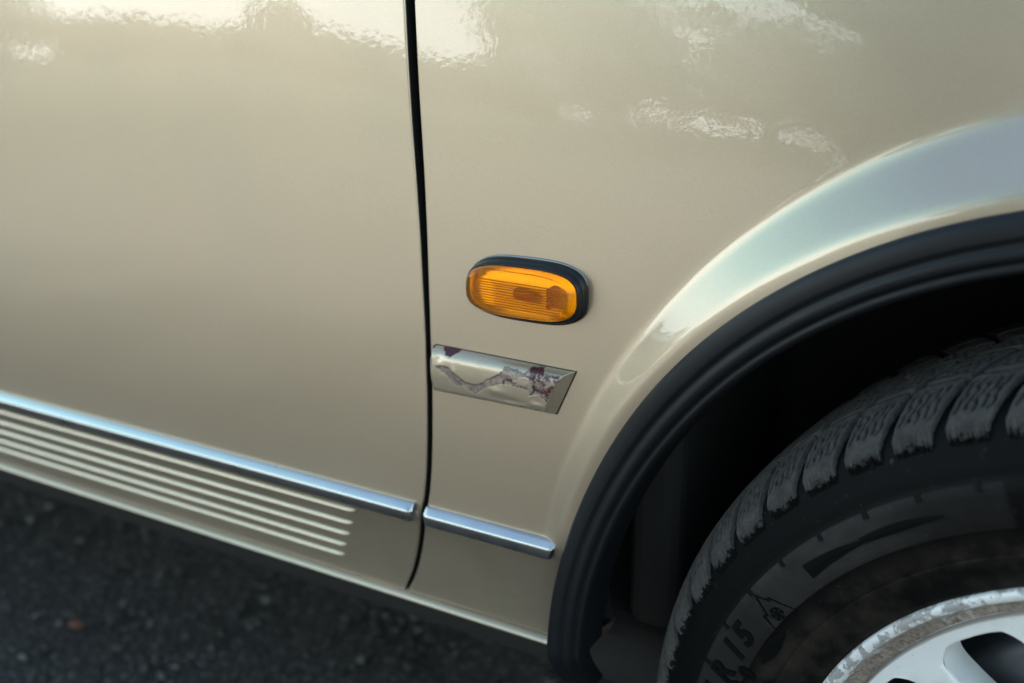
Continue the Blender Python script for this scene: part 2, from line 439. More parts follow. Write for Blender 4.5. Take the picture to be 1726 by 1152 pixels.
m, t, b = new_mat('bounce_gravel')  # out-of-view pale ground, added so its bounce brightens door and wing
tcn = N(t, 'ShaderNodeTexCoord')
sp = N(t, 'ShaderNodeSeparateXYZ'); t.links.new(tcn.outputs['Object'], sp.inputs[0])
n1 = noise(t, tcn.outputs['Object'], 1.7); n2 = noise(t, tcn.outputs['Object'], 60.0)
gr = cmix(t, n2, (0.26, 0.235, 0.195), (0.46, 0.425, 0.36))
far = ss(t, mth(t, 'ADD', sp.outputs[1], mth(t, 'MULTIPLY_ADD', n1, 1.2, -0.6)), -0.7, -2.2)      # gravel spreads thinner towards the asphalt
weedy = ss(t, mth(t, 'ADD', sp.outputs[0], mth(t, 'MULTIPLY_ADD', n1, 3.0, -1.5)), -1.6, -9.0)
gr = cmix(t, mth(t, 'MULTIPLY', weedy, 0.85), gr, (0.060, 0.075, 0.032))
t.links.new(cmix(t, far, (0.022, 0.022, 0.024), gr), b.inputs['Base Color'])
b.inputs['Roughness'].default_value = 0.9
bp = N(t, 'ShaderNodeBump', Strength=1.0, Distance=0.004); t.links.new(n2, bp.inputs['Height']); t.links.new(bp.outputs[0], b.inputs['Normal'])
V = [(-300, -300, 0.004), (300, -300, 0.004), (300, -0.75, 0.004), (-300, -0.75, 0.004)]
tag(mesh('bounce_yard', V, [(0, 1, 2, 3)], m, smooth=False), 'unseen pale gravel yard added to bounce light onto the car', None, None, 'structure')
# a distant belt of trees round the lot, far beyond anything framed
V = []; F = []
def leaf(c, s):
    n = rng.normal(size=3); n /= np.linalg.norm(n)
    a = np.cross(n, (0.3, 0.5, 0.8)); a /= np.linalg.norm(a); bb = np.cross(n, a)
    k = len(V)
    V.extend([c - a * s - bb * s * .6, c + a * s - bb * s * .6, c + a * s + bb * s * .6, c - a * s + bb * s * .6]); F.append((k, k + 1, k + 2, k + 3))
for k in range(400):
    th = rng.uniform(0, 2 * math.pi) if k < 210 else R(-90 + rng.uniform(-30, 20)) if k < 330 else R(-90 + rng.uniform(-70, 25))
    d = rng.uniform(58, 85) if k < 330 else rng.uniform(100, 125)
    az = math.degrees(math.atan2(math.cos(th), -math.sin(th)))      # 0 = straight out from the car's side, negative = towards its tail
    tall = 1.0 if az > -31 else (rng.uniform(0.12, 0.36) if az > -58 else 0.85)
    h = rng.uniform(9.0, 15.0) * tall; rr = rng.uniform(2.6, 4.6)
    bot = rng.uniform(-0.8, 1.5) if az < -31 or az > 40 else (rng.uniform(0.4, 2.0) if rng.random() < 0.42 or k >= 330 else -1.2)
    if any(a_ < az < b_ for a_, b_ in ((-28.2, -25.6), (-22.6, -20.8), (-17.6, -14.6))): bot = rng.uniform(1.0, 2.1)     # clear stems here, light shows below the crowns
    c = np.array([math.cos(th) * d, math.sin(th) * d, 0])
    for q in range(46 if -31 < az < 12 else 170):      # thin, light crowns opposite the wing
        p = rng.normal(size=3); p /= np.linalg.norm(p); p *= rng.uniform(0.5, 1.0)
        leaf(c + np.array([p[0] * rr, p[1] * rr, (h + bot) / 2 + p[2] * max(0.6, (h - bot) / 2)]), rng.uniform(0.3, 0.75))
tag(mesh('treeline', V, F, M['leaves'], smooth=False), 'far belt of green trees round the parking area', None, None, 'stuff')

# ------------------------------------------------------------------ the car
ACX, ACZ = 0.014, 0.340                    # wheel-arch centre on the side
car = tag(empty('parked_car', None, (-1.3, 0.88, 0.0)),
          'champagne beige car parked on asphalt with amber side lamp and peeling side strip', 'car')
car_off = Vector((-1.3, 0.88, 0.0))
def cmesh(name, V, F, mat, parent=None, smooth=True):
    """mesh given in world coordinates, child of the car (or of one of its parts)"""
    o = mesh(name, V, F, mat, parent or car, smooth)
    if parent is None:
        o.matrix_parent_inverse = Matrix.Translation(-car_off)
    return o

F_AMP = 0.027
def S(x, z):
    """outer skin of the car's side: y (negative = outwards) over (x, z)"""
    x = np.asarray(x, float); z = np.asarray(z, float)
    kap = 0.115 + 0.42 * sstep(-0.66, -0.10, x)
    up = np.maximum(z - 0.60, 0)
    y = kap * up ** 2 / 2 + 0.9 * np.maximum(z - 0.86, 0) ** 2 * 2
    y = y + 0.12 * np.maximum(0.60 - z, 0) ** 2 / 2
    y = y + softplus((0.4245 - z) / 0.0025) * 0.0025 * math.tan(R(21.0))
    y = y + np.maximum(x + 0.20, 0) ** 2 / 10.0 + np.maximum(-0.9 - x, 0) ** 2 / 30.0
    dx = x - ACX; dz = z - ACZ
    r = np.hypot(dx, dz)
    ph = np.degrees(np.arctan2(dz, np.abs(dx)))           # 0 = level, 90 = top
    ro = 0.371 + 0.021 * np.clip((ph - 17) / 59, 0, 1.15)
    ri = 0.3585
    amp = F_AMP * (0.20 + 0.80 * sstep(16, 78, ph)) * sstep(7, 17, ph)
    tt = (ro - r) / (ro - ri)
    e = 0.075
    ramp = (softplus(tt / e) - softplus((tt - 1) / e)) * e
    return y - amp * ramp

GZ = np.array([0.30, 0.3329, 0.3612, 0.3965, 0.4311, 0.4563, 0.4837, 0.5278, 0.5784, 0.6271, 0.6663, 0.7046, 0.7421, 0.7787, 0.85, 0.95])
GL = np.array([-0.516, -0.4939, -0.4752, -0.4580, -0.4450, -0.4413, -0.4395, -0.4383, -0.4393, -0.4412, -0.4438, -0.4469, -0.4495, -0.4517, -0.4550, -0.4580])
def _spl(z):   # smoothed interpolation of the shut line
    z = np.asarray(z, float); s = 0
    for k in np.linspace(-0.012, 0.012, 9):
        s = s + np.interp(z + k, GZ, GL)
    return s / 9
def gapL(z): return _spl(z)
def gapR(z): return _spl(z) + 0.0043 + 0.0030 * sstep(0.55, 0.71, z)
SILL_Z, TOP_Z = 0.3334, 0.945
RHO = 0.0012
def rnd(d):
    d = np.minimum(np.maximum(d, 0), RHO)
    return RHO - np.sqrt(np.maximum(RHO ** 2 - (RHO - d) ** 2, 0))

# front fender: polar sheet round the arch, out to shut line, top and nose
phs = set(np.arange(-1.0, 182.6, 0.5).round(3))
def poly_corner(x, z):
    a_ = math.degrees(math.atan2(z - ACZ, x - ACX))
    return a_ + 360 if a_ < -90 else a_
XN = 0.80
for z in np.linspace(SILL_Z, TOP_Z, 90):
    phs.add(poly_corner(float(gapR(z)), float(z)))
phs.add(poly_corner(XN, TOP_Z)); phs.add(poly_corner(XN, SILL_Z))
phs = np.array(sorted(p for p in phs if p >= poly_corner(XN, SILL_Z) - 1e-6 and p <= poly_corner(float(gapR(SILL_Z)), SILL_Z) + 1e-6))
R0 = 0.347
V = []; nr = None; kinds = []
for p in phs:
    c, s = math.cos(R(p)), math.sin(R(p))
    lo, hi = R0, 3.0
    inside = lambda r: (gapR(ACZ + r * s) <= ACX + r * c <= XN) and (SILL_Z - 1e-6 <= ACZ + r * s <= TOP_Z)
    for _ in range(40):
        mid = (lo + hi) / 2
        if inside(mid): lo = mid
        else: hi = mid
    rb = lo
    x1, z1 = ACX + rb * c, ACZ + rb * s
    on_gap = abs(x1 - gapR(z1)) < 2e-4
    L_ = rb - R0
    near = [d for d in (0.0, 0.0002, 0.0005, 0.0009, 0.0014, 0.0022, 0.004, 0.008)]
    u = list(np.arange(0, 0.056, 0.0014)) + list(np.geomspace(0.06, max(0.07, 1.0), 34)) 
    fr_ = np.array(u) / u[-1]
    # dense near the arch in real length, then stretched to the boundary
    if L_ > 0.07:
        a_ = np.array([d for d in np.arange(0, 0.056, 0.0014)])
        bq = np.linspace(0, 1, 34) ** 1.4
        rest = a_[-1] + 0.002 + bq * (L_ - 0.010 - a_[-1] - 0.002)
    else:
        a_ = np.linspace(0, L_ - 0.010 - 0.004, 40)
        rest = np.linspace(L_ - 0.0125, L_ - 0.010, 34)
    rs = np.concatenate([a_, rest, L_ - np.array(near[::-1])]) + R0
    xs = ACX + rs * c; zs = ACZ + rs * s
    ys = S(xs, zs)
    d = xs - gapR(zs)
    ys = ys + rnd(np.where(d < 0.02, d, 1.0))
    row = [(x, y, z) for x, y, z in zip(xs, ys, zs)]
    x, y, z = row[-1]
    if abs(z - SILL_Z) < 1e-4: row[-1] = (x, y, z + 0.0006)
    row.append((x, y + (0.024 if on_gap else 0.012), z))
    nr = len(row)
    V += row
fender = cmesh('front_fender', V, grid_faces(len(phs), nr), M['paint'])
def shade_flange(o, nv, cols):
    o.data.materials.append(M['seal'])  # flange coloured black to stand for the shade inside the shut line
    mi = np.zeros(len(o.data.polygons), np.int32)
    for c_ in cols:
        mi[np.arange(len(mi)) % (nv - 1) == c_] = 1
    o.data.polygons.foreach_set('material_index', mi)
shade_flange(fender, nr, [nr - 2])

# doors
def door_sheet(name, xl, xr, edge_l, edge_r, zlo=SILL_Z, zhi=TOP_Z, ncol=60, parent=None):
    zs = np.unique(np.concatenate([np.linspace(zlo, 0.41, 16), np.linspace(0.41, 0.435, 24), np.linspace(0.435, zhi, 50)]))
    de = np.array([0, 0.0001, 0.0003, 0.0006, 0.0009, 0.0012, 0.0020, 0.003, 0.0045, 0.008, 0.014])
    V = []
    for z in zs:
        a, b_ = (float(f(z)) if callable(f) else f for f in (xl, xr))
        xs = np.concatenate([a + de, np.linspace(a + 0.02, b_ - 0.02, ncol), b_ - de[::-1]])
        ys = S(xs, np.full_like(xs, z))
        if edge_l: ys = ys + rnd(xs - a)
        if edge_r: ys = ys + rnd(b_ - xs)
        row = [(x, y, z) for x, y in zip(xs, ys)]
        row = [(row[0][0], row[0][1] + 0.022, z)] + row + [(row[-1][0], row[-1][1] + 0.022, z)]
        V += row
    o = cmesh(name, V, grid_faces(len(zs), len(row), flip=True), M['paint'], parent)
    shade_flange(o, len(row), [0, len(row) - 2])
    return o
door = door_sheet('front_door', -1.50, gapL, True, True)
door_sheet('rear_door', -2.30, -1.505, True, True)

# rubber seal seen deep in the shut line
V = []
zs = np.linspace(0.31, TOP_Z, 60)
for z in zs:
    x = float(gapL(z)); y = float(S(x, z))
    V += [(x - 0.012, y + 0.020, z), (x + 0.018, y + 0.020, z)]
cmesh('door_seal', V, grid_faces(len(zs), 2), M['seal'])

# ribs pressed into the lower door (five), each its own piece
RZ = [0.4082, 0.3935, 0.3802, 0.3665, 0.3540]
RX = [-0.5130, -0.5210, -0.5289, -0.5375, -0.5444]
for z0, xe in zip(RZ, RX):
    prof = [(0.0022, 0.0006), (0.0019, -0.0001), (-0.0004, -0.0021), (-0.0009, -0.0024), (-0.0014, -0.0020), (-0.0022, 0.0006)]
    xs = np.concatenate([np.linspace(-1.44, xe - 0.012, 40), xe - np.array([0.008, 0.005, 0.0025, 0.001, 0.0])])
    V = []
    for x in xs:
        k = 1 - sstep(xe - 0.004, xe + 0.0008, x)
        for dz, dy in prof:
            zz = z0 + dz * (0.4 + 0.6 * k)
            V.append((x + (dz * 0.3), float(S(x, zz)) + dy * max(k, 0.06), zz))
    n = len(prof)
    F = grid_faces(len(xs), n, flip=True) + [tuple(range((len(xs) - 1) * n, len(xs) * n))]
    rb = cmesh('door_rib', V, F, M['paint'], door)

# bright mouldings
def moulding(name, x0, x1, parent, cut_r=0.0):
    prof = [(0.0068, 0.0008), (0.0068, -0.0012), (0.0060, -0.0028), (0.0052, -0.0038), (0.0026, -0.0066), (0.0018, -0.0072), (0.0008, -0.0073), (-0.0058, -0.0052), (-0.0067, -0.0048), (-0.0067, 0.0035)]
    zc = 0.4256
    xs = np.concatenate([[x0, x0 + 0.0003, x0 + 0.0012, x0 + 0.003], np.linspace(x0 + 0.006, x1 - 0.006, 30), [x1 - 0.003, x1 - 0.0012, x1 - 0.0003, x1]])
    V = []
    for x in xs:
        d = min(x - x0, (x1 - x) * (3.0 if cut_r else 1.0))
        k = min(1.0, 0.55 + 0.45 * math.sqrt(max(0.0, 1 - (1 - min(d, 0.003) / 0.003) ** 2)))
        yb = float(S(min(x, -0.362), 0.436))
        for dz, dy in prof:
            V.append((x + cut_r * dz * max(0.0, 1 - (x1 - x) / 0.05), yb + (dy * k if dy < 0 else dy), zc + dz * (0.9 + 0.1 * k)))
    n = len(prof)
    F = grid_faces(len(xs), n, flip=True) + [tuple(range(n)), tuple(range((len(xs) - 1) * n, len(xs) * n))[::-1]]
    o = cmesh(name, V, F, M['chrome'], parent)
    return o
moulding('bright_moulding', -1.49, -0.4515, door)
moulding('bright_moulding', -0.4412, -0.3350, fender, cut_r=0.35)

# sill with its rolled bright lip
V = []
xs = np.concatenate([np.linspace(-2.3, -0.35, 90), [-0.345, -0.342, -0.340]])
lip = [(0.0030, 0.0090), (0.0010, 0.0060), (0.0003, 0.0042), (-0.0008, 0.0022), (-0.0030, -0.0008), (-0.0048, -0.0028), (-0.0060, -0.0029), (-0.0068, -0.0016), (-0.0072, 0.0010), (-0.0080, 0.0048), (-0.0105, 0.0130), (-0.0155, 0.032), (-0.0225, 0.06), (-0.028, 0.09)]
for x in xs:
    yb = float(S(x, SILL_Z))
    k = 1 - 0.6 * sstep(-0.3435, -0.339, x)
    for dz, dy in lip:
        V.append((x, yb + (dy * k if dy < 0 else dy), SILL_Z + dz * k))
cmesh('sill', V, grid_faces(len(xs), len(lip), flip=True), M['paint'])

# black arch trim
prof = [(0.0004, 0.050), (-0.0003, -0.0010), (0.0006, -0.0036), (0.0030, -0.0052), (0.0105, -0.0066), (0.0122, -0.0062), (0.0132, -0.0052), (0.0146, -0.0047), (0.0158, -0.0048), (0.0168, -0.0058), (0.0186, -0.0066), (0.0210, -0.0064), (0.0228, -0.0052), (0.0236, -0.0030), (0.0250, -0.0026), (0.0260, -0.0034), (0.0278, -0.0036), (0.0292, -0.0022), (0.0302, 0.0010), (0.0304, 0.0100), (0.0300, 0.0300)]
V = []; cnt = 0
PE = 177.0
for p in list(np.arange(2.0, PE, 0.75)) + [PE]:
    c, s = math.cos(R(p)), math.sin(R(p))
    yb = float(S(ACX + 0.3490 * c, max(0.434, ACZ + 0.3490 * s)))
    yb -= 0.004 * float(1 - sstep(8, 34, min(p, 180 - p)))
    slim = 1 - 0.16 * float(sstep(138, 172, p))
    for dr, dy in prof:
        dr = dr * slim
        V.append((ACX + (0.3502 - dr) * c, yb + dy, ACZ + (0.3502 - dr) * s))
    cnt += 1
rc = 0.042
ccx, ccz = ACX + (0.3502 - rc) * math.cos(R(PE)), ACZ + (0.3502 - rc) * math.sin(R(PE))
for p in np.arange(PE + 3, PE + 67, 3):
    c, s = math.cos(R(p)), math.sin(R(p))
    k = (p - PE) / 64
    for dr, dy in prof:
        V.append((ccx + (rc - dr * 0.84 * (1 - 0.72 * k ** 2.5)) * c, yb + dy + 0.020 * k * k, ccz + (rc - dr * 0.84 * (1 - 0.72 * k ** 2.5)) * s))
    x_, y_, z_ = V[-len(prof)]; V[-len(prof)] = (x_, yb + 0.012 + 0.020 * k * k, z_)
    x_, y_, z_ = V[-1]; V[-1] = (x_, yb + 0.012 + 0.020 * k * k, z_)
    cnt += 1
n_ = len(prof)
cmesh('arch_trim', V, grid_faces(cnt, n_, flip=True) + [tuple(range((cnt - 1) * n_, cnt * n_))], M['trim'])

# wheel housing
V = []; cnt = 0
for p in np.arange(-8, 181, 3):
    c, s = math.cos(R(p)), math.sin(R(p))
    y_l = float(S(ACX + 0.349 * c, ACZ + 0.349 * s)) if p < 200 else 0.0
    for rr_, yy in ((0.330, max(0.006, y_l + 0.022)), (0.352, 0.06), (0.372, 0.12), (0.376, 0.34), (0.2, 0.345), (0.0, 0.35)):
        V.append((ACX + rr_ * c, yy, ACZ + rr_ * s))
    cnt += 1
cmesh('wheel_liner', V, grid_faces(cnt, 6, flip=True), M['liner'])
V, F = box(-0.325, -0.285, 0.09, 0.30, 0.33, 0.50)
bevel(cmesh('mud_flap', V, F, M['liner'], None, False), 0.012)

# ---- short side strip with flaking paint
nu, nv = 330, 110
us = np.linspace(0, 1, nu); vs_ = np.linspace(0, 1, nv)
U, W_ = np.meshgrid(us, vs_, indexing='ij')
ZB, ZT = 0.5220, 0.5545
Z = ZB + (ZT - 0.0018 * U - ZB) * W_
XL = -0.4318 + 0.0035 * np.abs(2 * W_ - 1.0) ** 3
XR = -0.3348 + (0.0138) * W_
X = XL + (XR - XL) * U
H = 0.0092
def q(d, w_): 
    t_ = np.clip(d / w_, 0, 1); return np.sqrt(np.maximum(0, 1 - (1 - t_) ** 2))
h = np.minimum.reduce([q(ZT - 0.0018 * U - Z, 0.0085), q(Z - ZB, 0.0042), q(X - XL, 0.0055)])
nrm = math.cos(math.atan2(0.0138, 0.0325))
endb = np.clip((XR - X) * nrm / 0.0065, 0, 1)
h = np.minimum(h, endb * 1.0)
hh = H * h * (1 - 0.16 * ((Z - 0.5425) / 0.016) ** 2)
dent = 0.0009 * np.exp(-(((X + 0.4095) / 0.0022) ** 2 + ((Z - 0.5405) / 0.004) ** 2)) \
     + 0.0010 * np.exp(-(((X + 0.376) / 0.006) ** 2 + ((Z - 0.5325) / 0.0028) ** 2)) \
     - 0.0008 * np.exp(-(((X + 0.365) / 0.008) ** 2 + ((Z - 0.5275) / 0.002) ** 2)) \
     + 0.0008 * np.exp(-(((X + 0.3455) / 0.005) ** 2 + ((Z - 0.528) / 0.002) ** 2)) \
     - 0.0013 * np.exp(-(((X + 0.4215) / 0.0035) ** 2 + ((Z - 0.5475) / 0.0025) ** 2)) \
     + 0.0007 * np.exp(-(((X + 0.4275) / 0.0013) ** 2 + ((Z - 0.536) / 0.004) ** 2))
fl = np.clip((hh - 0.004) / 0.004, 0, 1)
hh = hh + 0.55 * dent * fl + 0.00008 * fbm(X * 110, Z * 110, 3) * fl
up = np.array([(-424.3, 541.7), (-420.4, 543.3), (-413.6, 543.1), (-409.9, 540.2), (-404.7, 537.1), (-400.3, 534.6), (-392.9, 533.9), (-386.3, 536.7), (-384.1, 539.0), (-377.6, 542.3), (-370.9, 546.5), (-370.7, 549.4), (-367.2, 550.2), (-365.5, 549.4), (-359.9, 549.3), (-355.0, 548.0), (-351.2, 552.0), (-341.9, 552.6), (-341.2, 549.9), (-329.1, 549.6)]) / 1000
lo = np.array([(-424.3, 541.7), (-418.2, 538.8), (-413.7, 536.9), (-412.5, 533.1), (-407.8, 530.6), (-401.8, 531.6), (-398.9, 529.7), (-392.2, 527.6), (-386.3, 531.9), (-382.0, 534.5), (-371.9, 538.2), (-364.1, 538.9), (-357.7, 538.1), (-351.5, 537.3), (-350.1, 533.6), (-345.2, 535.9), (-341.8, 534.6), (-337.7, 531.6), (-331, 545.0), (-329.1, 549.6)]) / 1000
ns = 0.0007 * fbm(X * 900, Z * 900, 4)
zu = np.interp(X + ns, up[:, 0], up[:, 1]); zl = np.interp(X + ns, lo[:, 0], lo[:, 1])
inb = np.minimum(zu - Z + ns * 0.6, Z - zl + ns * 0.6)
inb = np.where((X < -0.4243) | (X > -0.3292), -1.0, inb)
peel = np.clip(inb / 0.0003 + 0.5, 0, 1)
def inpoly(px, pz, poly):
    c = np.zeros(px.shape, bool); n = len(poly)
    for i in range(n):
        x1, z1 = poly[i]; x2, z2 = poly[(i + 1) % n]
        cond = ((z1 > pz) != (z2 > pz)) & (px < (x2 - x1) * (pz - z1) / (z2 - z1 + 1e-12) + x1)
        c ^= cond
    return c
mA = np.array([(-421.8, 554.0), (-418.7, 557.3), (-409.3, 557.1), (-407.1, 553.8), (-413.2, 549.4), (-416.9, 550.1), (-418.5, 552.0)]) / 1000
mB = np.array([(-355.0, 548.0), (-351.2, 552.0), (-341.9, 553.0), (-341.2, 550.2), (-329.1, 549.6), (-337.7, 531.6), (-341.8, 535.0), (-348.7, 538.6), (-349.5, 544.8)]) / 1000
nn = fbm(X * 500 + 9, Z * 500, 4)
nf = fbm(X * 1500 + 3, Z * 1500, 3)
marA = inpoly(X + ns, Z + ns, mA)
marB = inpoly(X + ns, Z + ns, mB) & (peel > 0.3)
solid = (X > -0.3515) & (X < -0.3412) & (Z > 0.5493)
streak = (peel > 0.3) & (X > -0.374) & (X < -0.352) & (Z < zl + 0.0042)
maroon = np.where(marA, 1.0, np.where(marB & solid, 1.0, np.where(marB, np.clip(0.8 + 1.7 * nn + 1.3 * nf, 0.1, 1), np.where(streak, np.clip(0.25 + 1.6 * nn + nf, 0, 1), 0))))
flake = (peel > 0.3) & (((X + 0.3555) / 0.0055) ** 2 + ((Z - 0.5425) / 0.0028) ** 2 < 1 + 1.2 * nn)
maroon = np.where(flake, 0, maroon); peel = np.where(flake, 0.15, peel)
peel = np.where(peel > 0.5, np.clip(0.8 + 0.5 * nn, 0.45, 1), peel)
crk = np.array([(-346.0, 553.0), (-346.6, 548.0), (-347.7, 544.8), (-346.9, 541.0), (-346.8, 538.8), (-348.0, 536.6), (-350.6, 534.0)]) / 1000
cz = np.interp(Z, crk[::-1, 1], crk[::-1, 0])
edge = np.exp(-(inb / 0.00055) ** 2) * np.clip(0.85 + 0.9 * fbm(X * 260, Z * 260, 2), 0, 0.8) * (Z > (zu + zl) / 2) 
edge = np.maximum(edge, ((np.abs(X + ns * 0.4 - cz) < 0.00042) & (Z > 0.5338) & (Z < 0.553)) * 1.0)
edge = np.where((np.abs(X + 0.413 - 0.6 * (Z - 0.537)) < 0.0002) & (Z < 0.539) & (Z > 0.5335), 0.5, edge)
edge = np.maximum(edge, ((fbm(X * 330 + 40, Z * 900, 2) > 0.72) & (W_ < 0.12) & (U > 0.5)) * 0.9)
edge = np.maximum(edge, ((fbm(X * 300 + 70, Z * 300, 2) > 1.05) & (W_ > 0.85)) * 0.9)
hh = hh - 0.00010 * (np.maximum(peel > 0.3, maroon > 0.3)) - 0.0006 * (edge > 0.9)
Yb = S(X, Z)
Y = Yb - hh
V = np.stack([X, Y, Z], -1).reshape(-1, 3)
# skirt down to (just inside) the panel
per = [(i, 0) for i in range(nu)] + [(nu - 1, j) for j in range(1, nv)] + [(i, nv - 1) for i in range(nu - 2, -1, -1)] + [(0, j) for j in range(nv - 2, 0, -1)]
k0 = len(V)
sk = np.array([(X[i, j], Yb[i, j] + 0.001, Z[i, j]) for i, j in per])
F = grid_faces(nu, nv)
n = len(per)
for a_ in range(n):
    b_ = (a_ + 1) % n
    ia, ib = per[a_][0] * nv + per[a_][1], per[b_][0] * nv + per[b_][1]
    F.append((ib, ia, k0 + a_, k0 + b_))
strip = cmesh('side_strip', np.vstack([V, sk]), F, M['peel'])
strip['label'] = 'short raised strip with flaking champagne paint showing grey primer and maroon'
ca = strip.data.color_attributes.new('peel', 'FLOAT_COLOR', 'POINT')
cd = np.zeros((len(strip.data.vertices), 4)); cd[:, 3] = 1
cd[:k0, 0] = peel.reshape(-1); cd[:k0, 1] = maroon.reshape(-1); cd[:k0, 2] = edge.reshape(-1)
ca.data.foreach_set('color', cd.reshape(-1))

# thin dark plate round the strip, standing in for its contact shadow
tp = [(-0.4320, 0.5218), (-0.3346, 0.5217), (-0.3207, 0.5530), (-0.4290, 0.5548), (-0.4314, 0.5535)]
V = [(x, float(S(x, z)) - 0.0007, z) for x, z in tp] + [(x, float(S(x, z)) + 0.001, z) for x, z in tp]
shadow_plate = cmesh('contact_shadow_plate', V, [tuple(range(5))] + [(i, i + 5, (i + 1) % 5 + 5, (i + 1) % 5) for i in range(5)], M['gasket'], strip, False)
# ---- amber side lamp
def stadium(cx, cz, a, b_, n=96, p=3.1):
    out = []
    for k in range(n):
        th = 2 * math.pi * k / n
        c, s = math.cos(th), math.sin(th)
        # straight top and bottom with round ends
        x = a * math.copysign(abs(c) ** (2 / (p + 0.2)), c); z = b_ * math.copysign(abs(s) ** (2 / p), s)
        out.append((cx + x, cz + z))
    return out
lamp = empty('side_lamp', car)
lamp.matrix_parent_inverse = Matrix.Translation(-car_off)
LX, LZ = -0.3560, 0.6015
YL = float(S(LX, LZ))
def rings(name, spec, mat, close_last=False, close_first=False, n=96):
    V = []
    for a, b_, y, dx, dz in spec:
        V += [(x, YL + y, z) for x, z in stadium(LX + dx, LZ + dz, a, b_, n)]
    k = len(spec)
    F = []
    for i in range(k - 1):
        for j in range(n):
            j2 = (j + 1) % n
            F.append((i * n + j, i * n + j2, (i + 1) * n + j2, (i + 1) * n + j))
    if close_last: F.append(tuple(range((k - 1) * n, k * n)))
    return cmesh(name, V, F, mat, lamp)
rings('lamp_gasket', [(0.0424, 0.0203, 0.004, 0, 0), (0.0426, 0.0204, -0.0012, 0, 0), (0.0423, 0.0201, -0.0042, 0, 0), (0.0415, 0.0193, -0.0050, 0, 0), (0.0411, 0.0189, -0.0054, 0, 0),
                      (0.0411, 0.0189, -0.0062, 0, 0), (0.0416, 0.0186, -0.0070, 0, 0), (0.0413, 0.0178, -0.0094, 0, 0), (0.0405, 0.0169, -0.0106, 0, 0), (0.0396, 0.0160, -0.0106, 0, 0), (0.0392, 0.0157, -0.0090, 0, 0), (0.0388, 0.0155, 0.001, 0, 0)], M['gasket'])
rings('lamp_base', [(0.0418, 0.0206, 0.004, 0.0004, 0.0006), (0.0420, 0.0208, -0.0006, 0.0004, 0.0006), (0.0414, 0.0203, -0.0010, 0.0004, 0.0006), (0.040, 0.019, -0.0010, 0.0004, 0)], M['base_metal'])
# lens: wall, bevel, then a flat fluted window
nx_, nz_ = 120, 110
V = []; F = []
wall = [(0.0394, 0.0160, -0.0088), (0.0398, 0.0161, -0.0104), (0.0397, 0.0160, -0.0124), (0.0390, 0.0154, -0.0142), (0.0376, 0.0143, -0.0160)]
n = 160
ringV = []
for a, b_, y in wall:
    ringV += [(x, YL + y, z) for x, z in stadium(LX, LZ, a, b_, n)]
# concentric rings in to the centre, height from a fluted field
def lens_y(x, z):
    lx, lz = x - LX, z - LZ
    edge_top = 0.0098 - 0.0030 * (lx / 0.036)         # bevel line falls to the right
    bev = np.maximum(lz - edge_top, 0)
    y = -0.0176 + bev * 0.55
    flz = np.clip((edge_top - 0.003 - lz) / 0.001, 0, 1) * np.clip((lz + 0.0095) / 0.001, 0, 1) * np.clip((0.0312 - abs(lx)) / 0.001, 0, 1)
    ph = (lz % 0.00205) / 0.00205
    return y + 0.0 * flz + flz * 0.00012 * (1 - ph)
for s_ in np.concatenate([[0.985, 0.965], np.linspace(0.94, 0.02, 70)]):
    for x, z in stadium(LX, LZ, 0.0376 * s_, 0.0143 * s_, n):
        k = sstep(1.0, 0.94, s_)
        ringV.append((x, YL + float(-0.0160 * (1 - k) + lens_y(x, z) * k), z))
rcount = len(ringV) // n
for i in range(rcount - 1):
    for j in range(n):
        j2 = (j + 1) % n
        F.append((i * n + j, i * n + j2, (i + 1) * n + j2, (i + 1) * n + j))
F.append(tuple(range((rcount - 1) * n, rcount * n)))
cmesh('lamp_lens', ringV, F, M['lens'], lamp)
V = []
# moulded ribs inside the window
for k in range(11):
    zc_ = 0.0070 - k * 0.00165
    V = []
    for x in np.linspace(-0.0312, 0.0312, 30):
        ze = zc_ - 0.0004 * (x / 0.03)
        for dz, dy in ((0.00022, -0.0163), (0.00022, -0.0150), (-0.00022, -0.0150), (-0.00022, -0.0163)):
            V.append((LX + x, YL + dy, LZ + ze + dz))
    cmesh('lens_rib', V, grid_faces(30, 4), M['lens_rib'], lamp, False)
# stepped reflector: shallow facets tilted up towards the sky inside a bowl
V = []; nf = 9
zz = []
for k in range(nf):
    z0 = -0.0156 + 0.0312 * k / nf
    zz += [(z0, -0.0030), (z0 + 0.0312 / nf * 0.96, -0.0020)]
for x in np.linspace(-0.0385, 0.0385, 25):
    lim = 0.0156 * max(0.05, 1 - abs(x / 0.0388) ** 3.2) ** (1 / 2.4)
    for z, y in zz:
        V.append((LX + x, YL + y, LZ + max(-lim, min(lim, z))))
cmesh('lamp_reflector', V, grid_faces(25, len(zz)), M['white_metal'], lamp, False)
rings('lamp_bowl', [(0.0388, 0.0155, -0.0086, 0, 0), (0.0386, 0.0153, -0.0060, 0, 0), (0.0378, 0.0146, -0.0030, 0, 0), (0.0360, 0.0132, -0.0012, 0, 0), (0.020, 0.006, -0.0006, 0, 0)], M['white_metal'], close_last=True)
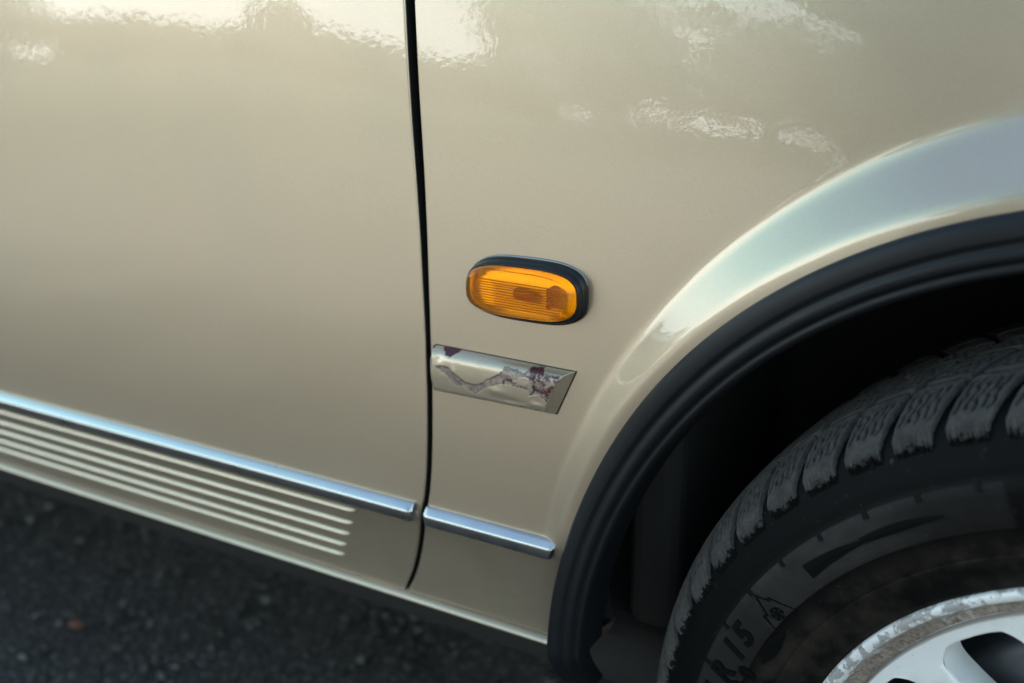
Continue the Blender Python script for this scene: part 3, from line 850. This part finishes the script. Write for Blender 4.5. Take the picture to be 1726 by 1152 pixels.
# bulb (little glass capsule lying along the lamp) and contact blade
V = []; bx0, bz0 = -0.3545, 0.6008
for i in range(13):
    t_ = i / 12
    rr_ = 0.0042 * math.sqrt(max(1e-4, 1 - (2 * t_ - 1) ** 4))
    for j in range(20):
        a_ = 2 * math.pi * j / 20
        V.append((bx0 - 0.0075 + 0.015 * t_, YL - 0.0092 + rr_ * 0.75 * math.cos(a_), bz0 + rr_ * math.sin(a_)))
F = []
for i in range(12):
    for j in range(20):
        F.append((i * 20 + j, i * 20 + (j + 1) % 20, (i + 1) * 20 + (j + 1) % 20, (i + 1) * 20 + j))
cmesh('lamp_bulb', V, F + [tuple(range(20))[::-1], tuple(range(240, 260))], M['bulb'], lamp)
V, F = box(-0.3356, -0.3332, YL - 0.0135, YL - 0.0020, 0.5945, 0.6070)
cmesh('lamp_contact', V, F, M['brass'], lamp, False)

# ------------------------------------------------------------------ front wheel
WC = Vector((0.0365, -0.0257, 0.3034))
wheel = empty('front_wheel', car)
wheel.matrix_parent_inverse = Matrix.Translation(-car_off)
wheel.location = WC
wheel.rotation_euler = (R(4.4), 0, R(-7.6))
def wmesh(name, V, F, mat, parent=None, smooth=True):
    return mesh(name, V, F, mat, parent or wheel, smooth)
def PW(r, th, o):      # wheel-local point: axle = y, outward = -y
    return (r * math.cos(th), -o, r * math.sin(th))
def lathe(name, prof, mat, n=240, a0=0.0, a1=2 * math.pi, parent=None):
    V = []; full = abs(a1 - a0 - 2 * math.pi) < 1e-6
    for i in range(n if full else n + 1):
        th = a0 + (a1 - a0) * i / n
        V += [PW(r, th, o) for r, o in prof]
    return wmesh(name, V, grid_faces(n if full else n + 1, len(prof), close_u=full, flip=True), mat, parent)
side = [(0.2055, -0.004), (0.2068, 0.0005), (0.210, 0.0035), (0.216, 0.0065), (0.222, 0.0090), (0.2270, 0.0105), (0.2280, 0.0106), (0.2286, 0.0100), (0.2292, 0.0108), (0.2300, 0.0113), (0.236, 0.0132), (0.2432, 0.0150),
        (0.2438, 0.0151), (0.2444, 0.0160), (0.250, 0.0173), (0.257, 0.0182), (0.263, 0.0184), (0.2690, 0.0180), (0.2696, 0.0170), (0.273, 0.0164), (0.2785, 0.0148), (0.2800, 0.0138), (0.286, 0.0114), (0.292, 0.0074), (0.298, 0.0015), (0.3030, -0.006), (0.3060, -0.014), (0.3075, -0.022)]
CY = -0.0755                                                      # mid-plane of the tyre
crown = [(0.3082, -0.035), (0.3088, -0.055), (0.3090, CY)]
full = side + crown + [(r, 2 * CY - o) for r, o in reversed(side + crown[:-1])]
SR = np.array([p[0] for p in side[:-4]]); SO = np.array([p[1] for p in side[:-4]])
def o_side(r): return float(np.interp(r, SR, SO))
tyre = lathe('tyre', full, M['sidewall'], 300)

# tread blocks, envelope profile from the sidewall over the shoulder to the mid-plane
env = np.array([(0.2865, 0.0128), (0.292, 0.0110), (0.2975, 0.0072), (0.3025, 0.0018), (0.3070, -0.0050), (0.3106, -0.0130), (0.3132, -0.0220), (0.3148, -0.0320), (0.3160, -0.0450), (0.3166, -0.0600), (0.3168, CY)])
env = np.vstack([env, [(r, 2 * CY - o) for r, o in env[::-1][1:]]])
es = np.concatenate([[0], np.cumsum(np.hypot(np.diff(env[:, 0]), np.diff(env[:, 1])))])
def env_at(s): return np.interp(s, es, env[:, 0]), np.interp(s, es, env[:, 1])
TOTAL = es[-1]
NB = 62
PITCH = 2 * math.pi / NB
def skew(s):            # circumferential shift of the cross grooves along the profile
    m_ = TOTAL / 2
    d = np.minimum(s, TOTAL - s)
    return -(0.10 * np.clip(d - 0.012, 0, 0.03) / 0.03 * 0.35 + 1.9 * np.clip(d - 0.042, 0, 1))
rows = [(0.000, 0.0465), (0.0500, 0.0770), (0.0805, TOTAL / 2 - 0.0015)]
rows = rows + [(TOTAL - b_, TOTAL - a_) for a_, b_ in rows[::-1]]
def block_mesh(s0, s1, shoulder, name, ni=40, nj=34, sipes=True):
    g0, g1 = PITCH * 0.105, PITCH * 0.885
    V = []
    S_ = np.linspace(s0, s1, nj)
    for i in range(ni):
        f = i / (ni - 1)
        for j, s in enumerate(S_):
            v = (s - s0) / (s1 - s0)
            if s0 > TOTAL / 2: vv = 1 - v
            else: vv = v
            r, o = env_at(s); r2, o2 = env_at(min(s + 1e-4, TOTAL)); r1, o1 = env_at(max(s - 1e-4, 0))
            tr, to = r2 - r1, o2 - o1; L_ = math.hypot(tr, to); nr_, no_ = -to / L_, tr / L_
            dep = 0.0
            if sipes:
                for k in range(5):
                    c0 = (k + 0.75) / 5.6 + 0.03 * math.sin(vv * 21 + k)
                    zig = 0.022 * (2 * abs((vv * 7 + 0.5 * k) % 1 - 0.5) * 2 - 1)
                    lo_, hi_ = (0.42 + 0.03 * (k % 2), 0.94 - 0.05 * (k % 3)) if shoulder else (0.12, 0.88)
                    if lo_ < vv < hi_:
                        dep = max(dep, 0.0045 * max(0, 1 - abs(f - c0 - zig) / 0.046))
                if shoulder:
                    dd = math.hypot((f - 0.5) * 0.027, (vv - 0.80) * 0.046)
                    dep = max(dep, 0.003 * max(0, 1 - (dd / 0.0016) ** 2))
                    # ragged lower edge: short vertical cuts
                    if vv < 0.34:
                        cut = abs((f * 9.0 + 0.4 * math.sin(11 * f)) % 1 - 0.5) * 2
                        dep = max(dep, (0.34 - vv) / 0.34 * 0.0022 * (cut > 0.62))
            fade = 1.0
            if shoulder and vv < 0.12: fade = vv / 0.12
            ee = min(f, 1 - f); rnd_ = 0.0007 * max(0, 1 - ee / 0.05) ** 2
            off = -(dep + rnd_) - (1 - fade) * 0.0025
            th = g0 + (g1 - g0) * f + float(skew(s)) + (0.012 * (1 - vv) ** 3 * (0.5 - f) if shoulder else 0)
            V.append(PW(r + nr_ * off, th, o + no_ * off))
    F = grid_faces(ni, nj, flip=False)
    per = [(i, 0) for i in range(ni)] + [(ni - 1, j) for j in range(1, nj)] + [(i, nj - 1) for i in range(ni - 2, -1, -1)] + [(0, j) for j in range(nj - 2, 0, -1)]
    k0 = len(V)
    for i, j in per:
        s = S_[j]; r, o = env_at(s); r2, o2 = env_at(min(s + 1e-4, TOTAL)); r1, o1 = env_at(max(s - 1e-4, 0))
        tr, to = r2 - r1, o2 - o1; L_ = math.hypot(tr, to); nr_, no_ = -to / L_, tr / L_
        x, y, z = V[i * nj + j]; th = math.atan2(z, x)
        V.append(PW(r - nr_ * 0.009, th, o - no_ * 0.009))
    n = len(per)
    for a_ in range(n):
        b_ = (a_ + 1) % n
        ia, ib = per[a_][0] * nj + per[a_][1], per[b_][0] * nj + per[b_][1]
        F.append((ib, ia, k0 + a_, k0 + b_))
    return V, F
def rot_copy(src, k, parent):
    o = src.copy(); COL.objects.link(o); o.parent = parent
    o.rotation_euler = (0, -PITCH * k, 0)
    return o
for ri, (s0, s1) in enumerate(rows[:3]):
    V, F = block_mesh(s0, s1, ri == 0, 'tread_block', 44 if ri == 0 else 34, 36 if ri == 0 else 22)
    src = wmesh('tread_block', V, F, M['tread'])
    for k in range(1, NB):
        rot_copy(src, k, wheel)
V_all = []; F_all = []
for s0, s1 in rows[3:]:
    V, F = block_mesh(s0, s1, False, 'x', 6, 5, False)
    for k in range(NB):
        c, s = math.cos(PITCH * k), math.sin(PITCH * k)
        b0 = len(V_all)
        V_all += [(x * c - z * s, y, x * s + z * c) for x, y, z in V]
        F_all += [tuple(i + b0 for i in f) for f in F]
wmesh('inner_tread', V_all, F_all, M['tread'], None, False)['kind'] = 'stuff'

# raised marks on the sidewall
def polar_poly(name, pts, h=0.0009, mat='letter', tmid=None):
    """closed outline given as (r, angle in degrees) -> thin raised plate on the sidewall"""
    pts = [(r, R(a)) for r, a in pts]
    n = len(pts)
    V = [PW(r, a, o_side(r) + h) for r, a in pts] + [PW(r, a, o_side(r) - 0.002) for r, a in pts]
    F = [tuple(range(n))] + [(i, i + n, (i + 1) % n + n, (i + 1) % n) for i in range(n)]
    o = wmesh(name, V, F, M[mat], None, False)
    return o
def strip_poly(name, cl, wds, mat='letter', h=0.0009):
    """band along a centre line of (r, deg) with half widths (radial)"""
    V = []; n = len(cl)
    for (r, a), wd in zip(cl, wds):
        for dr, hh_ in ((wd, -0.002), (wd, h), (0, h + 0.0002), (-wd, h), (-wd, -0.002)):
            V.append(PW(r + dr, R(a), o_side(r + dr) + hh_))
    return wmesh(name, V, grid_faces(n, 5), M[mat], None, False)
strip_poly('sidewall_swoosh', [(0.2558 + 0.0003 * math.sin(k / 3), 138.2 - k * 1.0) for k in range(11)], [0.0042 * (1 - k / 10.5) ** 0.8 + 0.0003 for k in range(11)])
strip_poly('sidewall_swoosh', [(0.2565 - 0.00002 * k, 129.1 - k * 1.1) for k in range(11)], [0.0021 * (0.75 + 0.6 * math.sin(k / 10 * 3)) * (1 - (k / 11) ** 3) for k in range(11)])
strip_poly('sidewall_swoosh', [(0.2400 - 0.0001 * k, 149.0 + k * 0.9) for k in range(9)], [0.0004 + 0.0042 * math.sin(k / 8 * math.pi) for k in range(9)])
for k in range(-3, 9):
    a_ = 120.0 + 6.85 * k - 6.85
    polar_poly('band_notch', [(0.2700, a_ + 0.35), (0.2700, a_ - 0.35), (0.2660, a_ - 0.3), (0.2660, a_ + 0.3)])
# winter mark: three-peaked mountain with a snowflake
def line(p, q_, wd):
    (r0_, a0_), (r1_, a1_) = p, q_
    x0, y0, x1, y1 = 0.255 * R(a0_), r0_, 0.255 * R(a1_), r1_
    L_ = math.hypot(x1 - x0, y1 - y0); nx, ny = -(y1 - y0) / L_ * wd, (x1 - x0) / L_ * wd
    ex, ey = (x1 - x0) / L_ * wd, (y1 - y0) / L_ * wd
    return [(y0 + ny - ey, math.degrees((x0 + nx - ex) / 0.255)), (y1 + ny + ey, math.degrees((x1 + nx + ex) / 0.255)),
            (y1 - ny + ey, math.degrees((x1 - nx + ex) / 0.255)), (y0 - ny - ey, math.degrees((x0 - nx - ex) / 0.255))]
def lines(name, segs, wd, h=0.001):
    V = []; F = []
    for p, q_ in segs:
        pts = [(r, R(a)) for r, a in line(p, q_, wd)]
        b0 = len(V)
        V += [PW(r, a, o_side(r) + h) for r, a in pts] + [PW(r, a, o_side(r) - 0.001) for r, a in pts]
        F += [(b0, b0 + 1, b0 + 2, b0 + 3)] + [(b0 + i, b0 + 4 + i, b0 + 4 + (i + 1) % 4, b0 + (i + 1) % 4) for i in range(4)]
    return wmesh(name, V, F, M['letter'], None, False)
peaks = [(0.2435, 149.4), (0.2515, 148.75), (0.2540, 148.55), (0.2525, 148.15), (0.2650, 147.0), (0.2575, 146.1), (0.2590, 145.8), (0.2560, 145.5), (0.2435, 144.3)]
lines('mountain_mark', [(peaks[i], peaks[(i + 1) % len(peaks)]) for i in range(len(peaks))], 0.00035)
fc = (0.2492, 146.85); segs = []
K = math.degrees(1 / 0.255)
for k in range(6):
    a_ = k * math.pi / 3 + 0.26
    tip = (fc[0] + 0.0042 * math.sin(a_), fc[1] + 0.0042 * math.cos(a_) * K)
    segs.append((fc, tip))
    for s_ in (-1, 1):
        m0 = (fc[0] + 0.0026 * math.sin(a_), fc[1] + 0.0026 * math.cos(a_) * K)
        m1_ = (m0[0] + 0.0016 * math.sin(a_ + s_ * 0.8), m0[1] + 0.0016 * math.cos(a_ + s_ * 0.8) * K)
        segs.append((m0, m1_))
lines('snowflake_mark', segs, 0.00032)
# lettering
def text_on_tyre(body, r_base, deg_mid, size, bold=0.0):
    cu = bpy.data.curves.new('lettering', 'FONT')
    cu.body = body; cu.size = size; cu.shear = 0.28; cu.offset = bold; cu.align_x = 'CENTER'; cu.resolution_u = 3
    to = bpy.data.objects.new('lettering', cu); COL.objects.link(to)
    dg = bpy.context.evaluated_depsgraph_get()
    me = bpy.data.meshes.new_from_object(to.evaluated_get(dg))
    bpy.data.objects.remove(to)
    V2 = [(v.co.x, v.co.y) for v in me.vertices]
    tris = [tuple(p.vertices) for p in me.polygons]
    from collections import Counter
    ec = Counter()
    for f in tris:
        for i in range(len(f)):
            ec[(f[i], f[(i + 1) % len(f)])] += 1
    n = len(V2); V = []
    for h in (0.0011, -0.0015):
        for x, y in V2:
            rr_ = r_base + y; th = R(deg_mid) - x / (r_base + 0.006)
            V.append(PW(rr_, th, o_side(rr_) + h))
    F = list(tris)
    for (a_, b_), c in ec.items():
        if (b_, a_) not in ec:
            F.append((a_, a_ + n, b_ + n, b_))
    bpy.data.meshes.remove(me)
    return wmesh('lettering', V, F, M['letter'], None, False)
for ch, dg_ in (('5', 153.7), ('1', 156.9), ('R', 161.3), ('5', 165.6), ('6', 168.8)):
    text_on_tyre(ch, 0.2502, dg_, 0.0196, 0.0008)
for ch, dg_ in (('0', 159.4), ('9', 162.4)):
    text_on_tyre(ch, 0.2390, dg_, 0.0140, 0.0006)

# rim
lathe('rim', [(0.2060, -0.012), (0.2068, -0.004), (0.2066, 0.0012), (0.2052, 0.0030), (0.2032, 0.0034), (0.2010, 0.0026), (0.1996, 0.0004), (0.1988, -0.0030), (0.1978, -0.0060), (0.1958, -0.0088), (0.1925, -0.0104), (0.1900, -0.0112),
              (0.1890, -0.0128), (0.1884, -0.0128), (0.1878, -0.0100), (0.1870, -0.0092)], M['rim'], 300)
NS = 15
SP = 2 * math.pi / NS
RI, RO_ = 0.105, 0.1872
def face_o(r): return -0.0090 - 0.006 * max(0, (0.187 - r) / 0.08) ** 1.3
def slot_cell(th0):
    V = []; F = []
    ca_, cr_ = 0.0, 0.1555
    n = 64; pts_in = []; pts_out = []
    hw = SP * 0.385
    for k in range(n):
        al = 2 * math.pi * k / n + 0.01
        c, s = math.cos(al), math.sin(al)
        a_ = hw * math.copysign(abs(c) ** 0.55, c)
        r_ = cr_ + 0.0255 * math.copysign(abs(s) ** 0.55, s)
        a_ *= 0.80 + 0.2 * (r_ - 0.13) / 0.05           # narrower towards the hub
        pts_in.append((r_, a_))
        m_ = max(abs(c) / (SP / 2), abs(s) / ((RO_ - cr_) if s > 0 else (cr_ - RI)))
        pts_out.append([cr_ + s / m_, c / m_])
    for want in ((RO_, SP / 2), (RO_, -SP / 2), (RI, -SP / 2), (RI, SP / 2)):
        i = min(range(n), key=lambda i: (pts_out[i][0] - want[0]) ** 2 + (0.15 * (pts_out[i][1] - want[1])) ** 2)
        pts_out[i] = list(want)
    loops = []
    for lv in range(5):
        f = (0, 0.35, 0.7, 0.9, 1.0)[lv]
        L2 = []
        for (ro_, ao), (ri_, ai) in zip(pts_out, pts_in):
            r_ = ro_ + (ri_ - ro_) * f; a_ = ao + (ai - ao) * f
            L2.append((r_, a_, face_o(r_) - (0.0005 if lv == 4 else 0)))
        loops.append(L2)
    for dep, sh in ((0.003, 0.985), (0.010, 0.95), (0.024, 0.93)):
        loops.append([(cr_ + (r_ - cr_) * sh, a_ * sh, face_o(r_) - dep) for r_, a_ in pts_in])
    for L2 in loops:
        V += [PW(r_, a_ + th0, o_) for r_, a_, o_ in L2]
    for i in range(len(loops) - 1):
        for j in range(n):
            j2 = (j + 1) % n
            F.append((i * n + j, (i + 1) * n + j, (i + 1) * n + j2, i * n + j2))
    return V, F
V_all = []; F_all = []
for k in range(NS):
    V, F = slot_cell(R(127.0) + k * SP)
    b0 = len(V_all); V_all += V; F_all += [tuple(i + b0 for i in f) for f in F]
wmesh('rim_face', V_all, F_all, M['rim'])
lathe('hub_cap', [(0.1052, -0.016), (0.100, -0.0155), (0.09, -0.019), (0.06, -0.022), (0.045, -0.012), (0.03, -0.008), (0.0005, -0.007)], M['rim'], 80)
lathe('brake_disc', [(0.200, -0.030), (0.198, -0.10), (0.165, -0.10), (0.160, -0.050), (0.150, -0.046), (0.10, -0.046), (0.05, -0.040)], M['steel'], 90)
lathe('rim_barrel', [(0.1875, -0.010), (0.186, -0.030), (0.180, -0.060), (0.178, -0.12), (0.20, -0.15)], M['steel'], 120)

# rear wheel: the same tyre and rim without steer
rw = empty('rear_wheel', car)
rw.matrix_parent_inverse = Matrix.Translation(-car_off)
rw.location = (-2.636, 0.015, 0.3009)
for src in [c for c in wheel.children if c.name.split('.')[0] in ('tyre', 'rim', 'rim_face', 'hub_cap', 'brake_disc', 'inner_tread')]:
    o = src.copy(); COL.objects.link(o); o.parent = rw

# ------------------------------------------------------------------ rest of the body (beyond the frame, casts the shade under the car)
def sheet(name, f, nu, nv, mat, flip=False):
    V = [f(i / (nu - 1), j / (nv - 1)) for i in range(nu) for j in range(nv)]
    return cmesh(name, V, grid_faces(nu, nv, flip), mat)
ys_top = float(S(-0.3, TOP_Z))
def quarter(u, v):
    x = -2.305 - 1.30 * u
    dx = x + 2.636
    zb = 0.3009 + 0.04 + math.sqrt(max(0, 0.352 ** 2 - dx * dx)) if abs(dx) < 0.352 else SILL_Z
    z = zb + (TOP_Z - zb) * v
    return (x, float(S(-2.3, z)) + 0.10 * u ** 3, z)
sheet('quarter_panel', quarter, 90, 24, M['paint'], True)
sheet('bonnet', lambda u, v: (-0.46 + 1.26 * u, ys_top + 0.01 + (1.74 - ys_top) * v, TOP_Z + 0.012 + 0.035 * math.sin(math.pi * v) - 0.10 * u ** 3), 30, 20, M['paint'])
sheet('windscreen', lambda u, v: (-0.47 - 0.68 * u, 0.06 + 0.12 * u + (1.64 - 0.24 * u) * v, TOP_Z + 0.01 + 0.42 * u), 8, 10, M['glass'])
sheet('roof', lambda u, v: (-1.15 - 1.25 * u, 0.17 + 1.42 * v, 1.375 + 0.04 * math.sin(math.pi * v) + 0.02 * math.sin(math.pi * u)), 16, 16, M['paint'])
sheet('rear_window', lambda u, v: (-2.40 - 0.70 * u, 0.18 - 0.1 * u + (1.40 + 0.2 * u) * v, 1.375 - 0.40 * u), 8, 10, M['glass'])
sheet('boot_lid', lambda u, v: (-3.10 - 0.52 * u, 0.06 + 1.64 * v, 0.975 - 0.03 * u + 0.02 * math.sin(math.pi * v)), 10, 10, M['paint'])
for x0, x1, t0, t1 in ((-0.55, -1.52, -1.17, -1.60), (-1.56, -2.60, -1.64, -2.36)):
    sheet('side_window', lambda u, v, a=x0, b=x1, c=t0, d=t1: ((a + (b - a) * u) * (1 - v) + (c + (d - c) * u) * v, 0.035 + 0.135 * v, TOP_Z + 0.005 + 0.425 * v), 6, 6, M['glass'], True)
sheet('window_frame', lambda u, v: (-0.47 - 2.3 * u, ys_top + 0.002 + 0.016 * v, TOP_Z - 0.001 + 0.012 * v), 20, 3, M['seal'], True)
sheet('far_side', lambda u, v: (0.80 - 4.42 * u, 1.755, 0.335 + (TOP_Z - 0.335) * v), 10, 4, M['paint'])
sheet('far_side_window', lambda u, v: ((-0.55 - 2.05 * u) * (1 - v) + (-1.17 - 1.19 * u) * v, 1.72 - 0.135 * v, TOP_Z + 0.425 * v), 6, 4, M['glass'])
V, F = box(-3.55, 0.78, 0.10, 1.66, 0.26, 0.33)
bevel(cmesh('underbody', V, F, M['dark'], None, False), 0.02)
V, F = box(-0.48, 0.42, 0.37, 1.38, 0.334, 0.92)
cmesh('engine_bay', V, F, M['dark'], None, False)
V, F = box(-3.4, -0.50, 0.26, 1.70, 0.334, 0.90)
cmesh('cabin_trim', V, F, M['dark'], None, False)
V, F = box(0.802, 0.98, 0.06, 1.70, 0.34, 0.60)
bevel(cmesh('front_bumper', V, F, M['plastic'], None, False), 0.05, 4)
V, F = box(-3.72, -3.61, 0.10, 1.66, 0.34, 0.62)
bevel(cmesh('rear_bumper', V, F, M['plastic'], None, False), 0.04, 4)
for y0 in (0.10, 1.24):
    V, F = box(0.803, 0.88, y0, y0 + 0.42, 0.64, 0.80)
    bevel(cmesh('headlight', V, F, M['clear'], None, False), 0.02, 3)
    V, F = box(-3.66, -3.612, y0, y0 + 0.42, 0.66, 0.84)
    bevel(cmesh('tail_light', V, F, M['red'], None, False), 0.015, 3)
V, F = box(0.803, 0.85, 0.54, 1.22, 0.64, 0.80)
bevel(cmesh('grille', V, F, M['seal'], None, False), 0.015, 3)
V, F = box(-3.64, -3.611, 0.54, 1.22, 0.64, 0.93)
bevel(cmesh('tail_panel', V, F, M['paint'], None, False), 0.01, 3)

# ------------------------------------------------------------------ small stones on the asphalt
V = []; F = []
base_v = np.array([(1, 0, 0), (-1, 0, 0), (0, 1, 0), (0, -1, 0), (0, 0, 1), (0, 0, -1)], float)
base_f = [(0, 2, 4), (2, 1, 4), (1, 3, 4), (3, 0, 4), (2, 0, 5), (1, 2, 5), (3, 1, 5), (0, 3, 5)]
for k in range(15000):
    x = rng.uniform(-2.4, 0.35); y = rng.uniform(-0.5, 1.5)
    s = 0.0020 + 0.0062 * rng.random() ** 3
    a_ = rng.uniform(0, 6.28); c, s2 = math.cos(a_), math.sin(a_)
    vv = base_v * np.array([rng.uniform(.8, 1.3), rng.uniform(.7, 1.1), rng.uniform(.5, .9)]) * s * rng.uniform(0.75, 1.2, (6, 1))
    b0 = len(V)
    V += [(x + p[0] * c - p[1] * s2, y + p[0] * s2 + p[1] * c, 0.35 * s + p[2]) for p in vv]
    F += [tuple(i + b0 for i in f) for f in base_f]
tag(mesh('stone_chips', V, F, M['chips'], None, False), 'loose grey stone chips bedded in the asphalt under the sill', None, None, 'stuff')

# ------------------------------------------------------------------ the photographer, mirrored in the front wing
m, t, b = new_mat('clothes')
tcn = N(t, 'ShaderNodeTexCoord')
sp = N(t, 'ShaderNodeSeparateXYZ'); t.links.new(tcn.outputs['Object'], sp.inputs[0])
n1 = noise(t, tcn.outputs['Object'], 14.0)
jk = cmix(t, n1, (0.018, 0.022, 0.026), (0.034, 0.040, 0.044))
jn = cmix(t, n1, (0.020, 0.026, 0.045), (0.036, 0.046, 0.075))
sh = (0.03, 0.025, 0.02)
base = cmix(t, ss(t, sp.outputs[2], 0.84, 0.845), jn, jk)
base = cmix(t, ss(t, sp.outputs[2], 0.09, 0.10), sh, base)
skin = (0.42, 0.26, 0.19)
base = cmix(t, ss(t, sp.outputs[2], 1.475, 1.48), base, skin)
hand = mth(t, 'MULTIPLY', ss(t, sp.outputs[1], 0.285, 0.29), mth(t, 'GREATER_THAN', sp.outputs[2], 0.5))
base = cmix(t, hand, base, skin)
t.links.new(base, b.inputs['Base Color']); b.inputs['Roughness'].default_value = 0.8
M['clothes'] = m
M['hair'] = simple('brown_hair', (0.03, 0.02, 0.014), 0.6, noise=0.3, nscale=120)
PX, PY = -0.22, -1.02
J = []; E_ = []; RAD = []
def jt(p, r, parent=None):
    J.append(p); RAD.append(r)
    if parent is not None: E_.append((parent, len(J) - 1))
    return len(J) - 1
pel = jt((0, 0, 0.93), 0.165)
wst = jt((0, 0.01, 1.08), 0.155, pel)
chs = jt((0, 0.03, 1.26), 0.175, wst)
upc = jt((0, 0.035, 1.39), 0.135, chs)
nck = jt((0, 0.05, 1.49), 0.062, upc)
hd0 = jt((0, 0.085, 1.565), 0.078, nck)
hd1 = jt((0, 0.085, 1.645), 0.088, hd0)
hd2 = jt((0, 0.075, 1.705), 0.062, hd1)
nose = jt((0, 0.185, 1.60), 0.012, hd0)
for sg in (-1, 1):
    hp = jt((0.10 * sg, 0, 0.86), 0.115, pel)
    kn = jt((0.13 * sg, 0.05, 0.50), 0.075, hp)
    cf_ = jt((0.135 * sg, 0.01, 0.32), 0.068, kn)
    an = jt((0.14 * sg, -0.02, 0.095), 0.048, cf_)
    jt((0.15 * sg, 0.10, 0.045), 0.045, an)
    so = jt((0.19 * sg, 0.03, 1.40), 0.085, upc)
    el = jt((0.345 * sg, -0.01, 1.10), 0.062, so)
    fa = jt((0.27 * sg + 0.05, 0.12, 0.98), 0.055, el)
    wr_ = jt((0.10 * sg + 0.20, 0.235, 0.815), 0.030, fa)
    pm = jt((0.075 * sg + 0.22, 0.345, 0.79), 0.034, wr_)
    for k in range(4):
        b1_ = jt((0.062 * sg + 0.22, 0.385 + 0.002 * k, 0.818 - 0.019 * k), 0.0095, pm)
        b2_ = jt((0.038 * sg + 0.22, 0.405 + 0.002 * k, 0.818 - 0.019 * k), 0.0085, b1_)
        jt((0.020 * sg + 0.22, 0.398, 0.817 - 0.019 * k), 0.0075, b2_)
    t1_ = jt((0.055 * sg + 0.22, 0.335, 0.825), 0.011, pm)
    jt((0.030 * sg + 0.22, 0.340, 0.832), 0.009, t1_)
me = bpy.data.meshes.new('person')
me.from_pydata(J, E_, [])
me.materials.append(M['clothes'])
person = bpy.data.objects.new('person', me); COL.objects.link(person)
person.location = (PX, PY, 0)
sk_ = person.modifiers.new('skin', 'SKIN'); sk_.use_smooth_shade = True
for i, v in enumerate(me.skin_vertices[0].data):
    v.radius = (RAD[i], RAD[i] * (0.72 if i in (pel, wst, chs, upc) else 1.0)); v.use_root = (i == pel)
su = person.modifiers.new('subsurf', 'SUBSURF'); su.levels = 1; su.render_levels = 2
tag(person, 'person in a dark jacket and blue jeans holding a camera low beside the car', 'person')
V = []
for i in range(17):
    a_ = math.pi * 0.62 * i / 16
    for j in range(32):
        b_ = 2 * math.pi * j / 32
        kk = 1.0 + 0.03 * math.sin(7 * b_ + 3 * a_)
        V.append((0.098 * kk * math.sin(a_) * math.cos(b_), 0.055 + 0.112 * kk * math.sin(a_) * math.sin(b_) - 0.015 * (1 - math.cos(a_)), 1.655 + 0.115 * kk * math.cos(a_) + (0.055 * max(0, math.sin(b_)) * math.sin(a_) ** 2)))
mesh('hair', V, grid_faces(17, 32) + [(i * 32 + 31, i * 32, (i + 1) * 32, (i + 1) * 32 + 31) for i in range(16)], M['hair'], person)
for sg in (-1, 1):
    V = []
    for i in range(9):
        for j in range(12):
            a_, b_ = math.pi * i / 8, 2 * math.pi * j / 12
            V.append((0.034 * sg + 0.011 * math.sin(a_) * math.cos(b_), 0.158 + 0.011 * math.sin(a_) * math.sin(b_), 1.640 + 0.009 * math.cos(a_)))
    mesh('eye', V, grid_faces(9, 12), M['clear'], person)
cb = empty('photo_camera', None, (0.0, -0.70, 0.772))
tag(cb, 'black camera held low in both hands of the person', 'camera')
V, F = box(-0.068, 0.068, -0.025, 0.025, -0.048, 0.048)
bevel(mesh('camera_body', V, F, M['gasket'], cb, False), 0.008)
V, F = box(-0.03, 0.03, -0.022, 0.022, 0.049, 0.072)
bevel(mesh('viewfinder_hump', V, F, M['gasket'], cb, False), 0.008)
V = []
for rr_, yy in ((0.001, 0.024), (0.034, 0.026), (0.036, 0.040), (0.036, 0.066), (0.033, 0.068), (0.028, 0.060), (0.001, 0.058)):
    V += [(rr_ * math.cos(2 * math.pi * j / 32), yy, -0.004 + rr_ * math.sin(2 * math.pi * j / 32)) for j in range(32)]
mesh('camera_lens', V, [(i * 32 + j, i * 32 + (j + 1) % 32, (i + 1) * 32 + (j + 1) % 32, (i + 1) * 32 + j) for i in range(6) for j in range(32)], M['gasket'], cb)
# a reddish pebble lying on the asphalt below the sill
V = []
for i in range(9):
    for j in range(12):
        a_, b_ = math.pi * i / 8, 2 * math.pi * j / 12
        rr_ = 0.0085 * (1 + 0.12 * math.sin(3 * b_ + a_) + 0.1 * math.sin(2 * a_))
        V.append((1.25 * rr_ * math.sin(a_) * math.cos(b_), rr_ * math.sin(a_) * math.sin(b_), 0.7 * rr_ * math.cos(a_)))
pb = mesh('pebble', V, grid_faces(9, 12) + [(i * 12 + 11, i * 12, (i + 1) * 12, (i + 1) * 12 + 11) for i in range(8)], M['red_stone'])
pb.location = (-1.175, 0.2235, 0.006)
tag(pb, 'single reddish pebble on the dark asphalt below the ribbed door', 'pebble')
